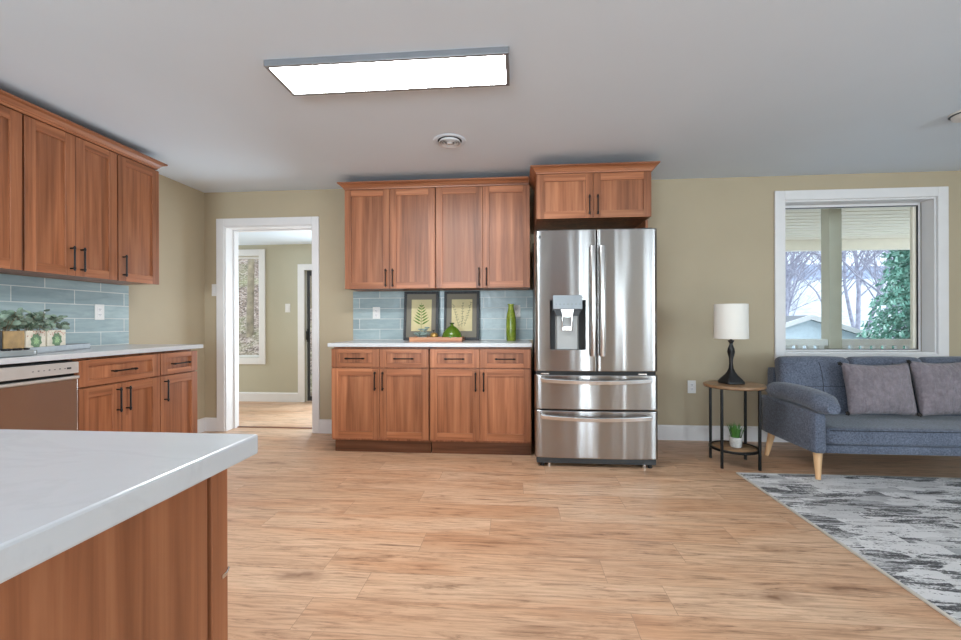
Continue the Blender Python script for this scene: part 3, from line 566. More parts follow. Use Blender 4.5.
# ------------------------------------------------------------ refrigerator
FY = 3.198; FX0, FX1 = .145, 1.044; FXM = .5995
fr_ = empty('refrigerator', (.6, 3.55, 0), 'stainless french-door refrigerator with ice dispenser and two freezer drawers', 'refrigerator'); og = tuple(fr_.location)
MB().box(.160, 1.035, FY+.075, 3.93, .03, 1.765).build('body', 'fridge_side', fr_, og, .004)
def front_y(x, x0, x1, bul=.018, r=.022, ra=None, rb=None):
    ra = r if ra is None else ra; rb = r if rb is None else rb
    xm = (FX0+FX1)/2; y = FY+bul*((x-xm)/(.5*(FX1-FX0)))**2
    for e_, rr in ((x-x0, ra), (x1-x, rb)):
        if e_ < rr: y += rr-math.sqrt(max(0, rr*rr-(rr-e_)**2))
    return y
def slab(mb, x0, x1, z0, z1, yb, ra, rb, hole=None, mi=0):
    xs = {x0, x1}
    for r, o, sg in ((ra, x0, 1), (rb, x1, -1)):
        for k in range(1, 7): xs.add(o+sg*r*(1-math.cos(k/6*PI/2)))
    for k in range(1, 16): xs.add(x0+(x1-x0)*k/16)
    if hole: xs = {x for x in xs if min(abs(x-hole[0]), abs(x-hole[1])) > .004} | {hole[0], hole[1]}
    xs = sorted(xs); zs = sorted({z0, z0+.004, z0+.008, z0+.014, z1-.014, z1-.008, z1-.004, z1} | ({hole[2], hole[3]} if hole else set()))
    ys = [front_y(x, x0, x1, ra=ra, rb=rb) for x in xs]; vs = []
    for z in zs:
        for x, y in zip(xs, ys): vs.append((x, y+(.004 if z in (z0, z1) else 0), z))
    n = len(xs); fs = []
    for j in range(len(zs)-1):
        for i in range(n-1):
            if hole and hole[0]-1e-6 <= xs[i] < hole[1]-1e-6 and hole[2]-1e-6 <= zs[j] < hole[3]-1e-6: continue
            fs.append((j*n+i, j*n+i+1, (j+1)*n+i+1, (j+1)*n+i))
    o = len(mb.v); mb.add(vs, fs, mi, True)
    # sides, top, bottom, back
    top = [vs[(len(zs)-1)*n+i] for i in range(n)]; bot = [vs[i] for i in range(n)]
    mb.add(top+[(x1, yb, z1), (x0, yb, z1)], [tuple(range(n+2))], mi); mb.add(bot+[(x1, yb, z0), (x0, yb, z0)], [tuple(range(n+2))], mi)
    for i, x in ((0, x0), (n-1, x1)):
        mb.add([vs[j*n+i] for j in range(len(zs))]+[(x, yb, z1), (x, yb, z0)], [tuple(range(len(zs)+2))], mi)
    mb.add([(x0, yb, z0), (x1, yb, z0), (x1, yb, z1), (x0, yb, z1)], [(0, 1, 2, 3)], mi)
YB = FY+.07
HX0, HX1, HZ0, HZ1 = .257, .520, .874, 1.245
mb = MB(); slab(mb, FX0, FXM-.003, .716, 1.768, YB, .03, .008, (HX0, HX1, HZ0, HZ1)); dL = mb.build('door', 'stainless', fr_, og, recalc=False)
mb = MB(); slab(mb, FXM+.003, FX1, .716, 1.768, YB, .008, .03); dR = mb.build('door', 'stainless', fr_, og, recalc=False)
mb = MB(); slab(mb, FX0, FX1, .432, .688, YB, .025, .025); f1 = mb.build('freezer_drawer', 'stainless', fr_, og, recalc=False)
mb = MB(); slab(mb, FX0, FX1, .070, .422, YB, .025, .025); f2 = mb.build('freezer_drawer', 'stainless', fr_, og, recalc=False)
def vhandle(x, par):
    mb = MB(); vs = []; n = 21; hw_ = .0205
    for k in range(n):
        t = k/(n-1); z = .832+t*.808; y = FY-.034-.020*(1-(2*t-1)**2)
        for (dx, dy) in ((-hw_, .006), (-hw_+.006, -.006), (0, -.009), (hw_-.006, -.006), (hw_, .006), (hw_-.005, .010), (-hw_+.005, .010)): vs.append((x+dx, y+dy, z))
    mb.add(vs, [(i*7+k, i*7+(k+1) % 7, i*7+7+(k+1) % 7, i*7+7+k) for i in range(n-1) for k in range(7)], 0, True)
    mb.add(vs[:7], [tuple(range(7))]); mb.add(vs[-7:], [tuple(range(7))])
    for z in (.853, 1.619): mb.box(x-.013, x+.013, FY-.030, FY+.004, z-.018, z+.018)
    return mb.build('handle', 'silver', par, og)
vhandle(.5665, dL); vhandle(.6325, dR)
def hhandle(z, par):
    mb = MB(); pts = []; x0, x1 = .192, .985
    for k in range(21):
        t = k/20; pts.append((x0+(x1-x0)*t, FY-.030-.028*(1-(2*t-1)**2), z-.012*(1-(2*t-1)**2)))
    o = []
    n = len(pts); vs = []
    for (x, y, zz) in pts: vs += [(x, y-.007, zz-.016), (x, y-.009, zz+.012), (x, y+.007, zz+.018), (x, y+.009, zz-.014)]
    mb.add(vs, [(i*4+k, i*4+(k+1) % 4, i*4+4+(k+1) % 4, i*4+4+k) for i in range(n-1) for k in range(4)], 0, False)
    mb.add(vs[:4], [(0, 1, 2, 3)]); mb.add(vs[-4:], [(0, 1, 2, 3)])
    for x in (x0+.012, x1-.012): mb.box(x-.018, x+.014, FY-.034, FY+.008, z-.012, z+.018)
    return mb.build('handle', 'silver', par, og, .003)
hhandle(.655, f1); hhandle(.385, f2)
# dispenser
mb = MB()
Yc = FY+.062
mb.add([(HX0, FY+.004, HZ0), (HX0, FY+.004, HZ1), (HX0, Yc, HZ1), (HX0, Yc, HZ0)], [(0, 1, 2, 3)], 1)
mb.add([(HX1, FY+.0, HZ0), (HX1, FY+.0, HZ1), (HX1, Yc, HZ1), (HX1, Yc, HZ0)], [(0, 1, 2, 3)], 1)
mb.add([(HX0, FY, HZ1), (HX1, FY, HZ1), (HX1, Yc, HZ1), (HX0, Yc, HZ1)], [(0, 1, 2, 3)], 2)
mb.add([(HX0, FY, HZ0), (HX1, FY, HZ0), (HX1, Yc, HZ0), (HX0, Yc, HZ0)], [(0, 1, 2, 3)], 0)
mb.add([(HX0, Yc, HZ0), (HX1, Yc, HZ0), (HX1, Yc, HZ1), (HX0, Yc, HZ1)], [(0, 1, 2, 3)], 2)
ds = mb.build('dispenser', ['dispenser_back', 'dark_grey', 'black'], dL, og)
MB().prism([(.300, Yc-.004), (.476, Yc-.004), (.462, Yc-.022), (.314, Yc-.022)], HZ0+.004, 1.13, 2).build('dispenser_back_plate', 'dispenser_back', dL, og)
cpn = MB().prism([(FY-.004, 1.178), (FY+.05, 1.165), (FY+.05, 1.27), (FY-.004, 1.282)], .280, .493, 0).build('control_panel', 'dispenser_panel', dL, og, .003)
MB().prism([(.284, 1.178), (.489, 1.178), (.468, 1.128), (.305, 1.128)], FY+.008, FY+.05, 1).build('chute_cover', 'dark_grey', dL, og, .003)
MB().prism([(.338, 1.176), (.432, 1.176), (.418, 1.118), (.352, 1.118)], FY+.0, FY+.03, 1).build('nozzle', 'silver', dL, og, .003)
mb = MB(); mb.tube([(.350, FY+.02, 1.115), (.350, FY+.016, 1.02), (.420, FY+.016, 1.02), (.420, FY+.02, 1.115)], .007, 6); mb.box(.352, .418, FY+.018, FY+.022, 1.022, 1.05); mb.build('lever', 'silver', dL, og)
mb = MB()
for k in range(7): MB().box(.298+k*.029, .306+k*.029, FY-.0055, FY-.0042, 1.212, 1.217).build('button_mark', 'mark_grey', cpn, og)
# round maker's emblem near the top left of the door, hinge caps, grille, feet
mb = MB(); mb.tube([(.182+.010*math.cos(t*PI/8), FY+.010, 1.718+.010*math.sin(t*PI/8)) for t in range(17)], .0016, 6); mb.box(.180, .184, FY+.007, FY+.012, 1.712, 1.724); mb.build('emblem', 'mark_grey', dL, og)
for a_, b_ in ((.165, .25), (.94, 1.02)): MB().box(a_, b_, FY+.072, FY+.16, 1.7655, 1.785).build('hinge_cover', 'dark_grey', fr_, og, .003)
MB().box(.16, 1.025, FY+.02, FY+.075, .689, .7155).build('door_gap_trim', 'black', fr_, og)
MB().box(.158, 1.028, FY+.025, FY+.09, .028, .069).build('toe_grille', 'dark_grey', fr_, og)
for x in (.20, .25, .95, .99):
    MB().tube([(x, FY+.05, 0), (x, FY+.05, .03)], .016, 12).build('foot', 'black' if x in (.2, .99) else 'silver', fr_, og)
for x in (.2, .99): MB().tube([(x, 3.85, 0), (x, 3.85, .03)], .016, 12).build('foot', 'black', fr_, og)
for x in (.22, .93): MB().box(x-.03, x+.03, FY+.012, FY+.0195, .692, .702).build('hinge', 'silver', fr_, og)
# ------------------------------------------------------------ ceiling things
lt = empty('ceiling_light', (-.625, 2.127, CH), 'long rectangular flat panel light on the ceiling', 'ceiling light'); og = tuple(lt.location)
lx0, lx1, ly0, ly1 = -1.244, -.027, 2.022, 2.305
mb = MB()
mb.box(lx0, lx1, ly0, ly0+.019, CH-.032, CH); mb.box(lx0, lx1, ly1-.019, ly1, CH-.032, CH); mb.box(lx0, lx0+.019, ly0+.019, ly1-.019, CH-.032, CH); mb.box(lx1-.019, lx1, ly0+.019, ly1-.019, CH-.032, CH)
mb.build('light_frame', 'led_frame', lt, og, .0015)
MB().box(lx0+.019, lx1-.019, ly0+.019, ly1-.019, CH-.030, CH-.022).build('diffuser', 'led_diffuser', lt, og)
vt = empty('ceiling_vent', (-.467, 3.04, CH), 'round white ceiling air vent with concentric rings', 'vent'); og = tuple(vt.location); c3 = (-.467, 3.04, CH)
MB().lathe(c3, [(.118, 0), (.116, -.003), (.090, -.005), (.088, -.003), (.088, 0)], 40).build('flange', 'ceiling_paint', vt, og)
MB().lathe(c3, [(.087, -.0005), (.0, -.0006)], 32).build('duct_opening', 'black', vt, og)
for r in (.074, .056, .038): MB().lathe(c3, [(r, -.004), (r+.007, -.020), (r+.004, -.021), (r-.004, -.005), (r, -.004)], 36).build('louver_ring', 'trim_white', vt, og)
MB().lathe(c3, [(.020, -.003), (.024, -.020), (.0001, -.022)], 24).build('centre_cap', 'trim_white', vt, og)
sd = empty('smoke_detector', (2.83, 2.91, CH), 'small round white fixture on the ceiling at the right photo edge', 'smoke detector'); og = tuple(sd.location)
MB().lathe(og, [(.085, 0), (.085, -.012), (.072, -.018), (.068, -.034), (.05, -.042), (.0001, -.043)], 32).build('housing', 'plastic_white', sd, og)
MB().lathe(og, [(.0845, -.0125), (.074, -.0175)], 32).build('slot', 'dark_grey', sd, og)
# ------------------------------------------------------------ outlets and switches
def outlet(xf, a, z, label, d0=.0, w_=.072, h=.115, name='wall_outlet'):
    p = xf(a, d0, z); e = empty(name, p, label, 'outlet' if name == 'wall_outlet' else 'switch', 'wall outlets' if name == 'wall_outlet' else 'light switches'); og = tuple(p)
    MB(xf).box(a-w_/2, a+w_/2, d0, d0+.005, z-h/2, z+h/2).build('cover_plate', 'plastic_white', e, og, .0015)
    if name == 'wall_outlet':
        for s_ in (-1, 1):
            q = MB(xf).box(a-.017, a+.017, d0+.005, d0+.0065, z+s_*.02-.0145, z+s_*.02+.0145).build('receptacle', 'trim_white', e, og, .001)
            mb = MB(xf); mb.box(a-.008, a-.005, d0+.0066, d0+.007, z+s_*.02-.003, z+s_*.02+.006); mb.box(a+.005, a+.008, d0+.0066, d0+.007, z+s_*.02-.003, z+s_*.02+.006); mb.box(a-.002, a+.002, d0+.0066, d0+.007, z+s_*.02-.010, z+s_*.02-.006); mb.build('slots', 'black', q, og)
    else: MB(xf).box(a-.016, a+.016, d0+.005, d0+.009, z-.033, z+.033).build('rocker', 'trim_white', e, og, .001)
outlet(lf, 2.939, 1.166, 'white outlet on the left wall tile backsplash', .0101)
outlet(bk, -1.339, 1.174, 'white outlet on the back tiles left of the fern print', .0101)
outlet(bk, .012, 1.185, 'white outlet partly hidden behind the green vase', .0101)
outlet(bk, 1.604, .487, 'white outlet low on the wall between refrigerator and side table')
outlet(bk, -3.0, 1.412, 'white light switch beside the doorway on the kitchen side', .0, .058, .118, 'light_switch')
outlet(sk, -3.110, 1.285, 'white light switch on the far wall seen through the doorway', .0, .072, .118, 'light_switch')
# ------------------------------------------------------------ framed prints and counter decor
def lean(x0, x1, z0, h, ybot, ytop):   # local (a, d, z) -> leaning plane
    t = math.atan2(ytop-ybot, h)
    def xf(a, d, z): return (x0+a, ybot+math.sin(t)*z-math.cos(t)*d, z0+math.cos(t)*z+math.sin(t)*d)
    return xf
def art(x0, x1, label, kind):
    W = x1-x0; Hh = .462; z0 = .9155
    xf = lean(x0, x1, z0, Hh, D-.085, D-.034); e = empty('framed_print', ((x0+x1)/2, D-.08, z0), label, 'picture', 'framed botanical prints'); og = tuple(e.location)
    mb = MB(xf); b = .024
    mb.box(0, b, 0, .02, 0, Hh); mb.box(W-b, W, 0, .02, 0, Hh); mb.box(b, W-b, 0, .02, Hh-b, Hh); mb.box(b, W-b, 0, .02, 0, b)
    mb.build('frame', 'frame_distressed', e, og, .003)
    MB(xf).box(b, W-b, .001, .010, b, Hh-b).build('mat_board', 'mat_board', e, og)
    px0, px1, pz0, pz1 = .072, W-.066, .085, Hh-.078
    pp = MB(xf).box(px0, px1, .010, .0115, pz0, pz1).build('print_sheet', 'print_paper', e, og)
    mb = MB(xf); cx = (px0+px1)/2
    def leaf(a, z, ang, L, wd):
        ca, sa = math.cos(ang), math.sin(ang); pr = [(0, 0), (.3, .5), (.6, .42), (1, 0), (.6, -.42), (.3, -.5)]
        mb.add([(a+ca*p*L-sa*q*wd, .0118, z+sa*p*L+ca*q*wd) for p, q in pr], [(0, 1, 2, 3, 4, 5)])
    if kind == 'fern':
        mb.box(cx-.0015, cx+.0015, .0115, .012, pz0+.02, pz1-.03)
        n = 7
        for k in range(n):
            z = pz0+.06+k*(pz1-pz0-.1)/n; L = .088*(1-k/n)**.7+.008
            for s_ in (1, -1): leaf(cx, z, (PI/2)-s_*(1.05-.2*k/n), L, .0150)
        mb.build('fern_drawing', 'fern_ink', pp, og, recalc=False)
    else:
        r2 = random.Random(3)
        for st_ in range(3):
            x = cx+(st_-1)*.018; z = pz0+.03+.01*st_; dx = (st_-1)*.010
            for k in range(9):
                x += dx*.6+r2.uniform(-.004, .004); z += .024
                mb.box(x-.0012, x+.0012, .0115, .0119, z-.026, z)
                leaf(x, z, r2.uniform(-.4, 1.2), .018, .006); leaf(x, z, PI-r2.uniform(-.4, 1.2), .016, .005)
        mb.build('sprig_drawing', 'sprig_ink', pp, og, recalc=False)
art(-1.052, -.722, 'dark framed fern print leaning on the backsplash, the left of two', 'fern')
art(-.668, -.336, 'dark framed print of fine grey sprigs behind the green bottle', 'sprig')
# wooden tray
tb = empty('wooden_tray', (-.65, 3.74, .914), 'narrow wooden tray holding succulents and green bottle on the back counter', 'tray'); og = tuple(tb.location)
tx0, tx1, ty0, ty1 = -.925, -.46, 3.655, 3.835
mb = MB(); mb.box(tx0, tx1, ty0, ty1, .9145, .924); mb.box(tx0, tx1, ty0, ty0+.01, .924, .953); mb.box(tx0, tx1, ty1-.01, ty1, .924, .953); mb.box(tx0, tx0+.01, ty0+.01, ty1-.01, .924, .953); mb.box(tx1-.01, tx1, ty0+.01, ty1-.01, .924, .953)
mb.build('tray_box', 'tray_wood', tb, og, .002)
for s_, x in ((-1, tx0), (1, tx1)):
    MB().tube([(x, 3.72, .94), (x+s_*.022, 3.72, .945), (x+s_*.022, 3.79, .945), (x, 3.79, .94)], .004, 6).build('handle', 'black_metal', tb, og)
def rosette(mb, c, R, n=14, mi=0, tilt=.5, seed=0):
    r2 = random.Random(seed)
    for k in range(n):
        a = k*2.4; f = (k+1)/n; L = R*(.35+.65*f); el = 1.35-1.0*f; ca, sa = math.cos(a), math.sin(a)
        def P(t, s_, u=0): return (c[0]+ca*L*t*math.cos(el)-sa*s_*L*.5, c[1]+sa*L*t*math.cos(el)+ca*s_*L*.5, c[2]+L*t*math.sin(el)+u)
        mb.add([P(0, 0), P(.5, -1, .002), P(.95, -.35), P(1, 0), P(.95, .35), P(.5, 1, .002), P(.5, 0, -.12*L), P(.5, 0, .06*L)],
               [(0, 1, 7), (1, 2, 7), (2, 3, 7), (3, 4, 7), (4, 5, 7), (5, 0, 7), (1, 0, 6), (2, 1, 6), (3, 2, 6), (4, 3, 6), (5, 4, 6), (0, 5, 6)], mi, True)
sc_ = empty('succulent_plant', (-.83, 3.75, .9245), 'small grey-green succulent cluster at the left end of the wooden tray', 'plant'); og = tuple(sc_.location)
MB().lathe(og, [(.036, 0), (.042, .03), (.038, .032), (.0001, .030)], 20).build('pot', 'pot_white', sc_, og)
mb = MB()
for k, (dx, dy, dz, R) in enumerate([(0, -.01, .05, .055), (-.045, .005, .04, .048), (.04, -.005, .045, .048), (-.02, -.035, .034, .04), (.02, .0, .08, .045), (.042, .01, .10, .036), (-.05, -.02, .05, .04), (.01, -.04, .04, .044), (-.015, 0, .085, .036)]):
    c_ = (og[0]+dx, og[1]+dy, og[2]+dz); mb.tube([(og[0]+dx*.3, og[1]+dy*.3, og[2]+.02), c_], .004, 5); rosette(mb, c_, R, 16, seed=k)
mb.build('foliage', 'leaf_grey', sc_, og, recalc=False)
gb = empty('gold_ball', (-.722, 3.75, .9245), 'small round gold ornament beside the succulents on the wooden tray', 'ornament'); og = tuple(gb.location)
MB().lathe(og, [(.012, 0), (.026, .008), (.034, .026), (.035, .04), (.028, .058), (.012, .067), (.0001, .066)], 20).build('ball', 'gold', gb, og)
mb = MB(); mb.tube([(og[0], og[1], og[2]+.064), (og[0]-.004, og[1], og[2]+.082)], .003, 6); rosette(mb, (og[0]-.004, og[1], og[2]+.08), .02, 8); mb.build('stem', 'tassel', gb, og, recalc=False)
bt = empty('glass_bottle', (-.560, 3.745, .9245), 'wide domed green glass bottle with a short neck on the wooden tray', 'bottle'); og = tuple(bt.location)
MB().lathe(og, [(.076, 0), (.089, .006), (.091, .03), (.082, .062), (.062, .092), (.037, .116), (.019, .125), (.014, .131), (.014, .143), (.021, .146), (.021, .154), (.0001, .155)], 32).build('glass', 'green_glass', bt, og)
MB().lathe((og[0], og[1], og[2]), [(.0215, .147), (.023, .150), (.0215, .1535)], 16).build('neck_ring', 'black', bt, og)
vs_ = empty('green_vase', (-.038, 3.835, .914), 'tall slim green crackle-glazed vase at the right end of the back counter', 'vase'); og = tuple(vs_.location)
MB().lathe(og, [(.036, 0), (.042, .005), (.044, .05), (.045, .15), (.043, .20), (.036, .25), (.027, .285), (.024, .30), (.025, .318), (.032, .331), (.029, .331), (.021, .318), (.019, .29), (.0001, .28)], 28).build('body', 'vase_glaze', vs_, og)
# left counter: tray with planter boxes
TA = Vector((-2.60, 2.02, 0)); TD = Vector((-.24, .67, 0)).normalized(); TN = Vector((-TD.y, TD.x, 0))
def trf(a, d, z): p = TA+TD*a+TN*d; return (p.x, p.y, z)
gt = empty('grey_tray', trf(.3, .1, .914), 'long low grey tray under the planter boxes on the left counter', 'tray'); og = tuple(gt.location)
mb = MB(trf); mb.box(-.24, .62, 0, .16, .9145, .920); mb.box(-.24, .62, 0, .008, .920, .951); mb.box(-.24, .62, .152, .16, .920, .951); mb.box(-.24, -.232, .008, .152, .920, .951); mb.box(.612, .62, .008, .152, .920, .951)
mb.build('tray_box', 'grey_tray', gt, og, .002)
def planter(a, wd, label, m_, deco, seed):
    c = trf(a, .078, .9205); e = empty('planter_box', c, label, 'planter', 'planter boxes on the left counter'); og = tuple(c); z0 = .9208; z1 = 1.043; h = wd/2; g = .06
    def l(x, y, z): return trf(a+x, .078+y, z)
    mb = MB(l); t = .005; mb.box(-h, h, -g, -g+t, z0, z1); mb.box(-h, h, g-t, g, z0, z1); mb.box(-h, -h+t, -g+t, g-t, z0, z1); mb.box(h-t, h, -g+t, g-t, z0, z1); mb.box(-h+t, h-t, -g+t, g-t, z0, z1-.02)
    bx = mb.build('box', m_, e, og, .001)
    if deco:
        mb = MB(l)
        for k in range(16):
            an = k*PI/8+.1; R = .046 if k % 2 else .038; q = k*PI/8; cz = .985
            mb.add([(0, -g-.0012-.0001*(k % 2), cz), (R*.75*math.cos(an-.5), -g-.0012-.0001*(k % 2), cz+R*.75*math.sin(an-.5)), (R*math.cos(an), -g-.0012-.0001*(k % 2), cz+R*math.sin(an)), (R*.75*math.cos(an+.5), -g-.0012-.0001*(k % 2), cz+R*.75*math.sin(an+.5))], [(0, 1, 2, 3)], k % 2)
        for k in range(8):
            an = k*PI/4; R = .024; mb.add([(0, -g-.0016, .985), (R*.75*math.cos(an-.3), -g-.0016, .985+R*.75*math.sin(an-.3)), (R*math.cos(an), -g-.0016, .985+R*math.sin(an)), (R*.75*math.cos(an+.3), -g-.0016, .985+R*.75*math.sin(an+.3))], [(0, 1, 2, 3)], 0)
        mb.build('succulent_print', ['succulent_green', 'succulent_dark'], bx, og, recalc=False)
        mb = MB(l); r2 = random.Random(seed)
        for k in range(26):
            x = r2.uniform(-h+.006, h-.006); z = r2.uniform(1.012, 1.038); s_ = .004
            mb.add([(x-s_, -g-.0011, z), (x, -g-.0011, z-s_), (x+s_, -g-.0011, z), (x, -g-.0011, z+s_)], [(0, 1, 2, 3)])
        mb.build('flower_print', 'box_rust', bx, og, recalc=False)
    mb = MB(); r2 = random.Random(seed+10); cc = Vector(l(0, 0, z1-.02))
    for s_ in range(17):
        an = r2.uniform(0, 2*PI); sp_ = r2.uniform(.01, .11); hh = r2.uniform(.03, .135)
        p0 = cc+Vector((math.cos(an)*.02, math.sin(an)*.02, 0)); p2 = cc+Vector((math.cos(an)*sp_, math.sin(an)*sp_, hh)); p1 = (p0+p2)/2+Vector((0, 0, .025))
        mb.tube([p0, p1, p2], [.0016, .0013, .001], 5, 1)
        for k in range(8):
            t = .35+.65*k/7; p = p0.lerp(p1, t*2) if t < .5 else p1.lerp(p2, t*2-1); an2 = r2.uniform(0, 2*PI); R = r2.uniform(.013, .022)
            dr = Vector((math.cos(an2), math.sin(an2), r2.uniform(-.5, .7))).normalized(); sd_ = dr.cross(Vector((r2.uniform(-1, 1), r2.uniform(-1, 1), r2.uniform(-.6, 1)))).normalized(); nn = dr.cross(sd_)
            mb.add([p, p+dr*R*.5+sd_*R*.62, p+dr*R*1.3+sd_*R*.6, p+dr*R*1.9, p+dr*R*1.3-sd_*R*.6, p+dr*R*.5-sd_*R*.62, p+dr*R*.95+nn*R*.18], [(0, 1, 6), (1, 2, 6), (2, 3, 6), (3, 4, 6), (4, 5, 6), (5, 0, 6)], 0, True)
    mb.build('foliage', ['leaf_eucalyptus', 'bark_brown'], e, og, recalc=False)
planter(.016, .140, 'plain gold wooden planter box with eucalyptus leaves', 'gold_wood', 0, 1)
planter(.168, .148, 'middle cream planter box printed with a succulent, next to the gold box', 'box_print', 1, 2)
planter(.334, .156, 'rightmost cream planter box printed with a succulent', 'box_print', 1, 3)
planter(-.124, .130, 'black planter box cut off at the left photo edge', 'black', 0, 4)
dh = empty('glass_dish', (-2.535, 1.945, .914), 'low grey-green glass dish with dark pieces at the left photo edge', 'dish'); og = tuple(dh.location)
MB().rbox(-2.565, -2.505, 1.86, 2.045, .9148, .946, .008, n=6).build('dish', 'glass_dish', dh, og)
mb = MB()
for k in range(6): mb.rbox(-2.55+.008*(k % 2), -2.525+.008*(k % 2), 1.88+k*.024, 1.90+k*.024, .9465, .957, .005, n=3)
mb.build('pebbles', 'black', dh, og); dh.children[-1]['kind'] = 'stuff'
# ------------------------------------------------------------ rug
tag(MB().box(1.575, 4.9, .85, 3.155, .0005, .010, 0).build('area_rug', 'rug_pile', org=(3, 2, 0)), 'distressed grey, white and black area rug in front of the sofa', 'rug')
rug = bpy.data.objects['area_rug']; mb = MB(); ro = tuple(rug.location)
mb.box(1.562, 1.575, .837, 3.168, .0005, .0105); mb.box(4.9, 4.913, .837, 3.168, .0005, .0105); mb.box(1.575, 4.9, 3.155, 3.168, .0005, .0105); mb.box(1.575, 4.9, .837, .85, .0005, .0105)
mb.build('edge_binding', 'rug_edge', rug, ro, .002)
# ------------------------------------------------------------ sofa
sf = empty('sofa', (2.86, 3.4, 0), 'blue-grey tufted fabric sofa on pale wooden legs under the window', 'sofa'); og = tuple(sf.location)
SX0, SX1, SY0, SY1 = 2.0, 3.72, 3.03, 3.75
for sg, x0 in ((1, SX0), (-1, SX1)):
    X0, X1 = (x0, x0+.076) if sg > 0 else (x0-.076, x0)
    ar = MB().rbox(X0, X1, SY0, SY1-.08, .192, .495, .014, n=8, warp=lambda P, u: (P.x, P.y, P.z-(.03*(1-(P.y-SY0)/.84) if P.z > .4 else 0))).build('arm', 'sofa_fabric', sf, og)
    # arm cushion: a flattened bolster drooping over the front
    mb = MB(); cxm = x0+sg*.070; path = []; rs = []
    for k in range(19):
        t = k/18; y = 3.665-t*.71; z = .536+.012*math.sin(t*PI)-.028*max(0, (t-.6)/.4)**2; path.append((cxm, y, z))
        rs.append(.058*min(1, .45+3.2*t, .50+4.5*(1-t)))
    n = 20; vs = []
    for i, (p, r) in enumerate(zip(path, rs)):
        for k in range(n):
            a = 2*PI*k/n; ca, sa = math.cos(a), math.sin(a)
            vs.append((p[0]+math.copysign(abs(ca)**.75, ca)*r*1.42, p[1], p[2]+math.copysign(abs(sa)**.85, sa)*r*1.12))
    mb.add(vs, [(i*n+k, i*n+(k+1) % n, (i+1)*n+(k+1) % n, (i+1)*n+k) for i in range(len(path)-1) for k in range(n)], 0, True); mb.add(vs[:n], [tuple(range(n))]); mb.add(vs[-n:], [tuple(range(n))], 0, True)
    mb.build('arm_cushion', 'sofa_fabric', sf, og)
MB().rbox(SX0+.078, SX1-.078, SY0+.01, SY1-.1, .190, .250, .012, n=8).build('base', 'sofa_fabric', sf, og)
sc1 = MB().rbox(SX0+.080, SX1-.080, SY0, 3.62, .2515, .365, .022, (0, 0, .008), n=14).build('seat_cushion', 'sofa_fabric', sf, og)
mb = MB(); mb.tube([(SX0+.1, SY0-.001, .350), (SX1-.1, SY0-.001, .350)], .003, 6); mb.build('seam', 'seam', sc1, og)
MB().rbox(SX0+.095, SX1-.095, 3.645, SY1, .20, .705, .02, n=8).build('back_frame', 'sofa_fabric', sf, og)
bw = .525
for k in range(3):
    x0 = SX0+.07+k*bw; x1 = x0+bw-.006; tilt = lambda P, u: (P.x, P.y+.07*(P.z-.36)/.43, P.z)
    bc = MB().rbox(x0, x1, 3.44, 3.565, .368, .800, .045, (0, .022, .008), n=12, warp=tilt).build('back_cushion', 'sofa_fabric', sf, og)
    xm = (x0+x1)/2; mb = MB(); pts = []
    def surf(x, z):
        u = (x-xm)/(bw/2); v = (z-.58)/.212; return 3.44-.022*(1-u*u)*(1-v*v)-.0+.07*(z-.36)/.43
    pts = [(xm-.012+.03*math.sin(j/8*2.2), surf(xm, .42+j*.043)+.0005, .42+j*.043) for j in range(9)][::-1]; mb.tube(pts, .0028, 6)
    pts = [(x0+.03+j*(bw-.07)/10, surf(x0+.03+j*(bw-.07)/10, .585)+.0005, .585) for j in range(11)]; mb.tube(pts, .0022, 6)
    mb.build('seam', 'seam', bc, og)
for (x, y, dx, dy) in ((2.055, 3.085, -.012, -.022), (2.065, 3.62, -.042, .005), (SX1-.055, 3.085, .012, -.022), (SX1-.065, 3.62, .042, .005)):
    mb = MB(); zb = .0102 if y < 3.2 else 0; mb.tube([(x, y, .192), (x+dx*.6, y+dy*.6, zb+.07), (x+dx, y+dy, zb)], [.028, .020, .015], 16); mb.build('leg', 'light_wood', sf, og)
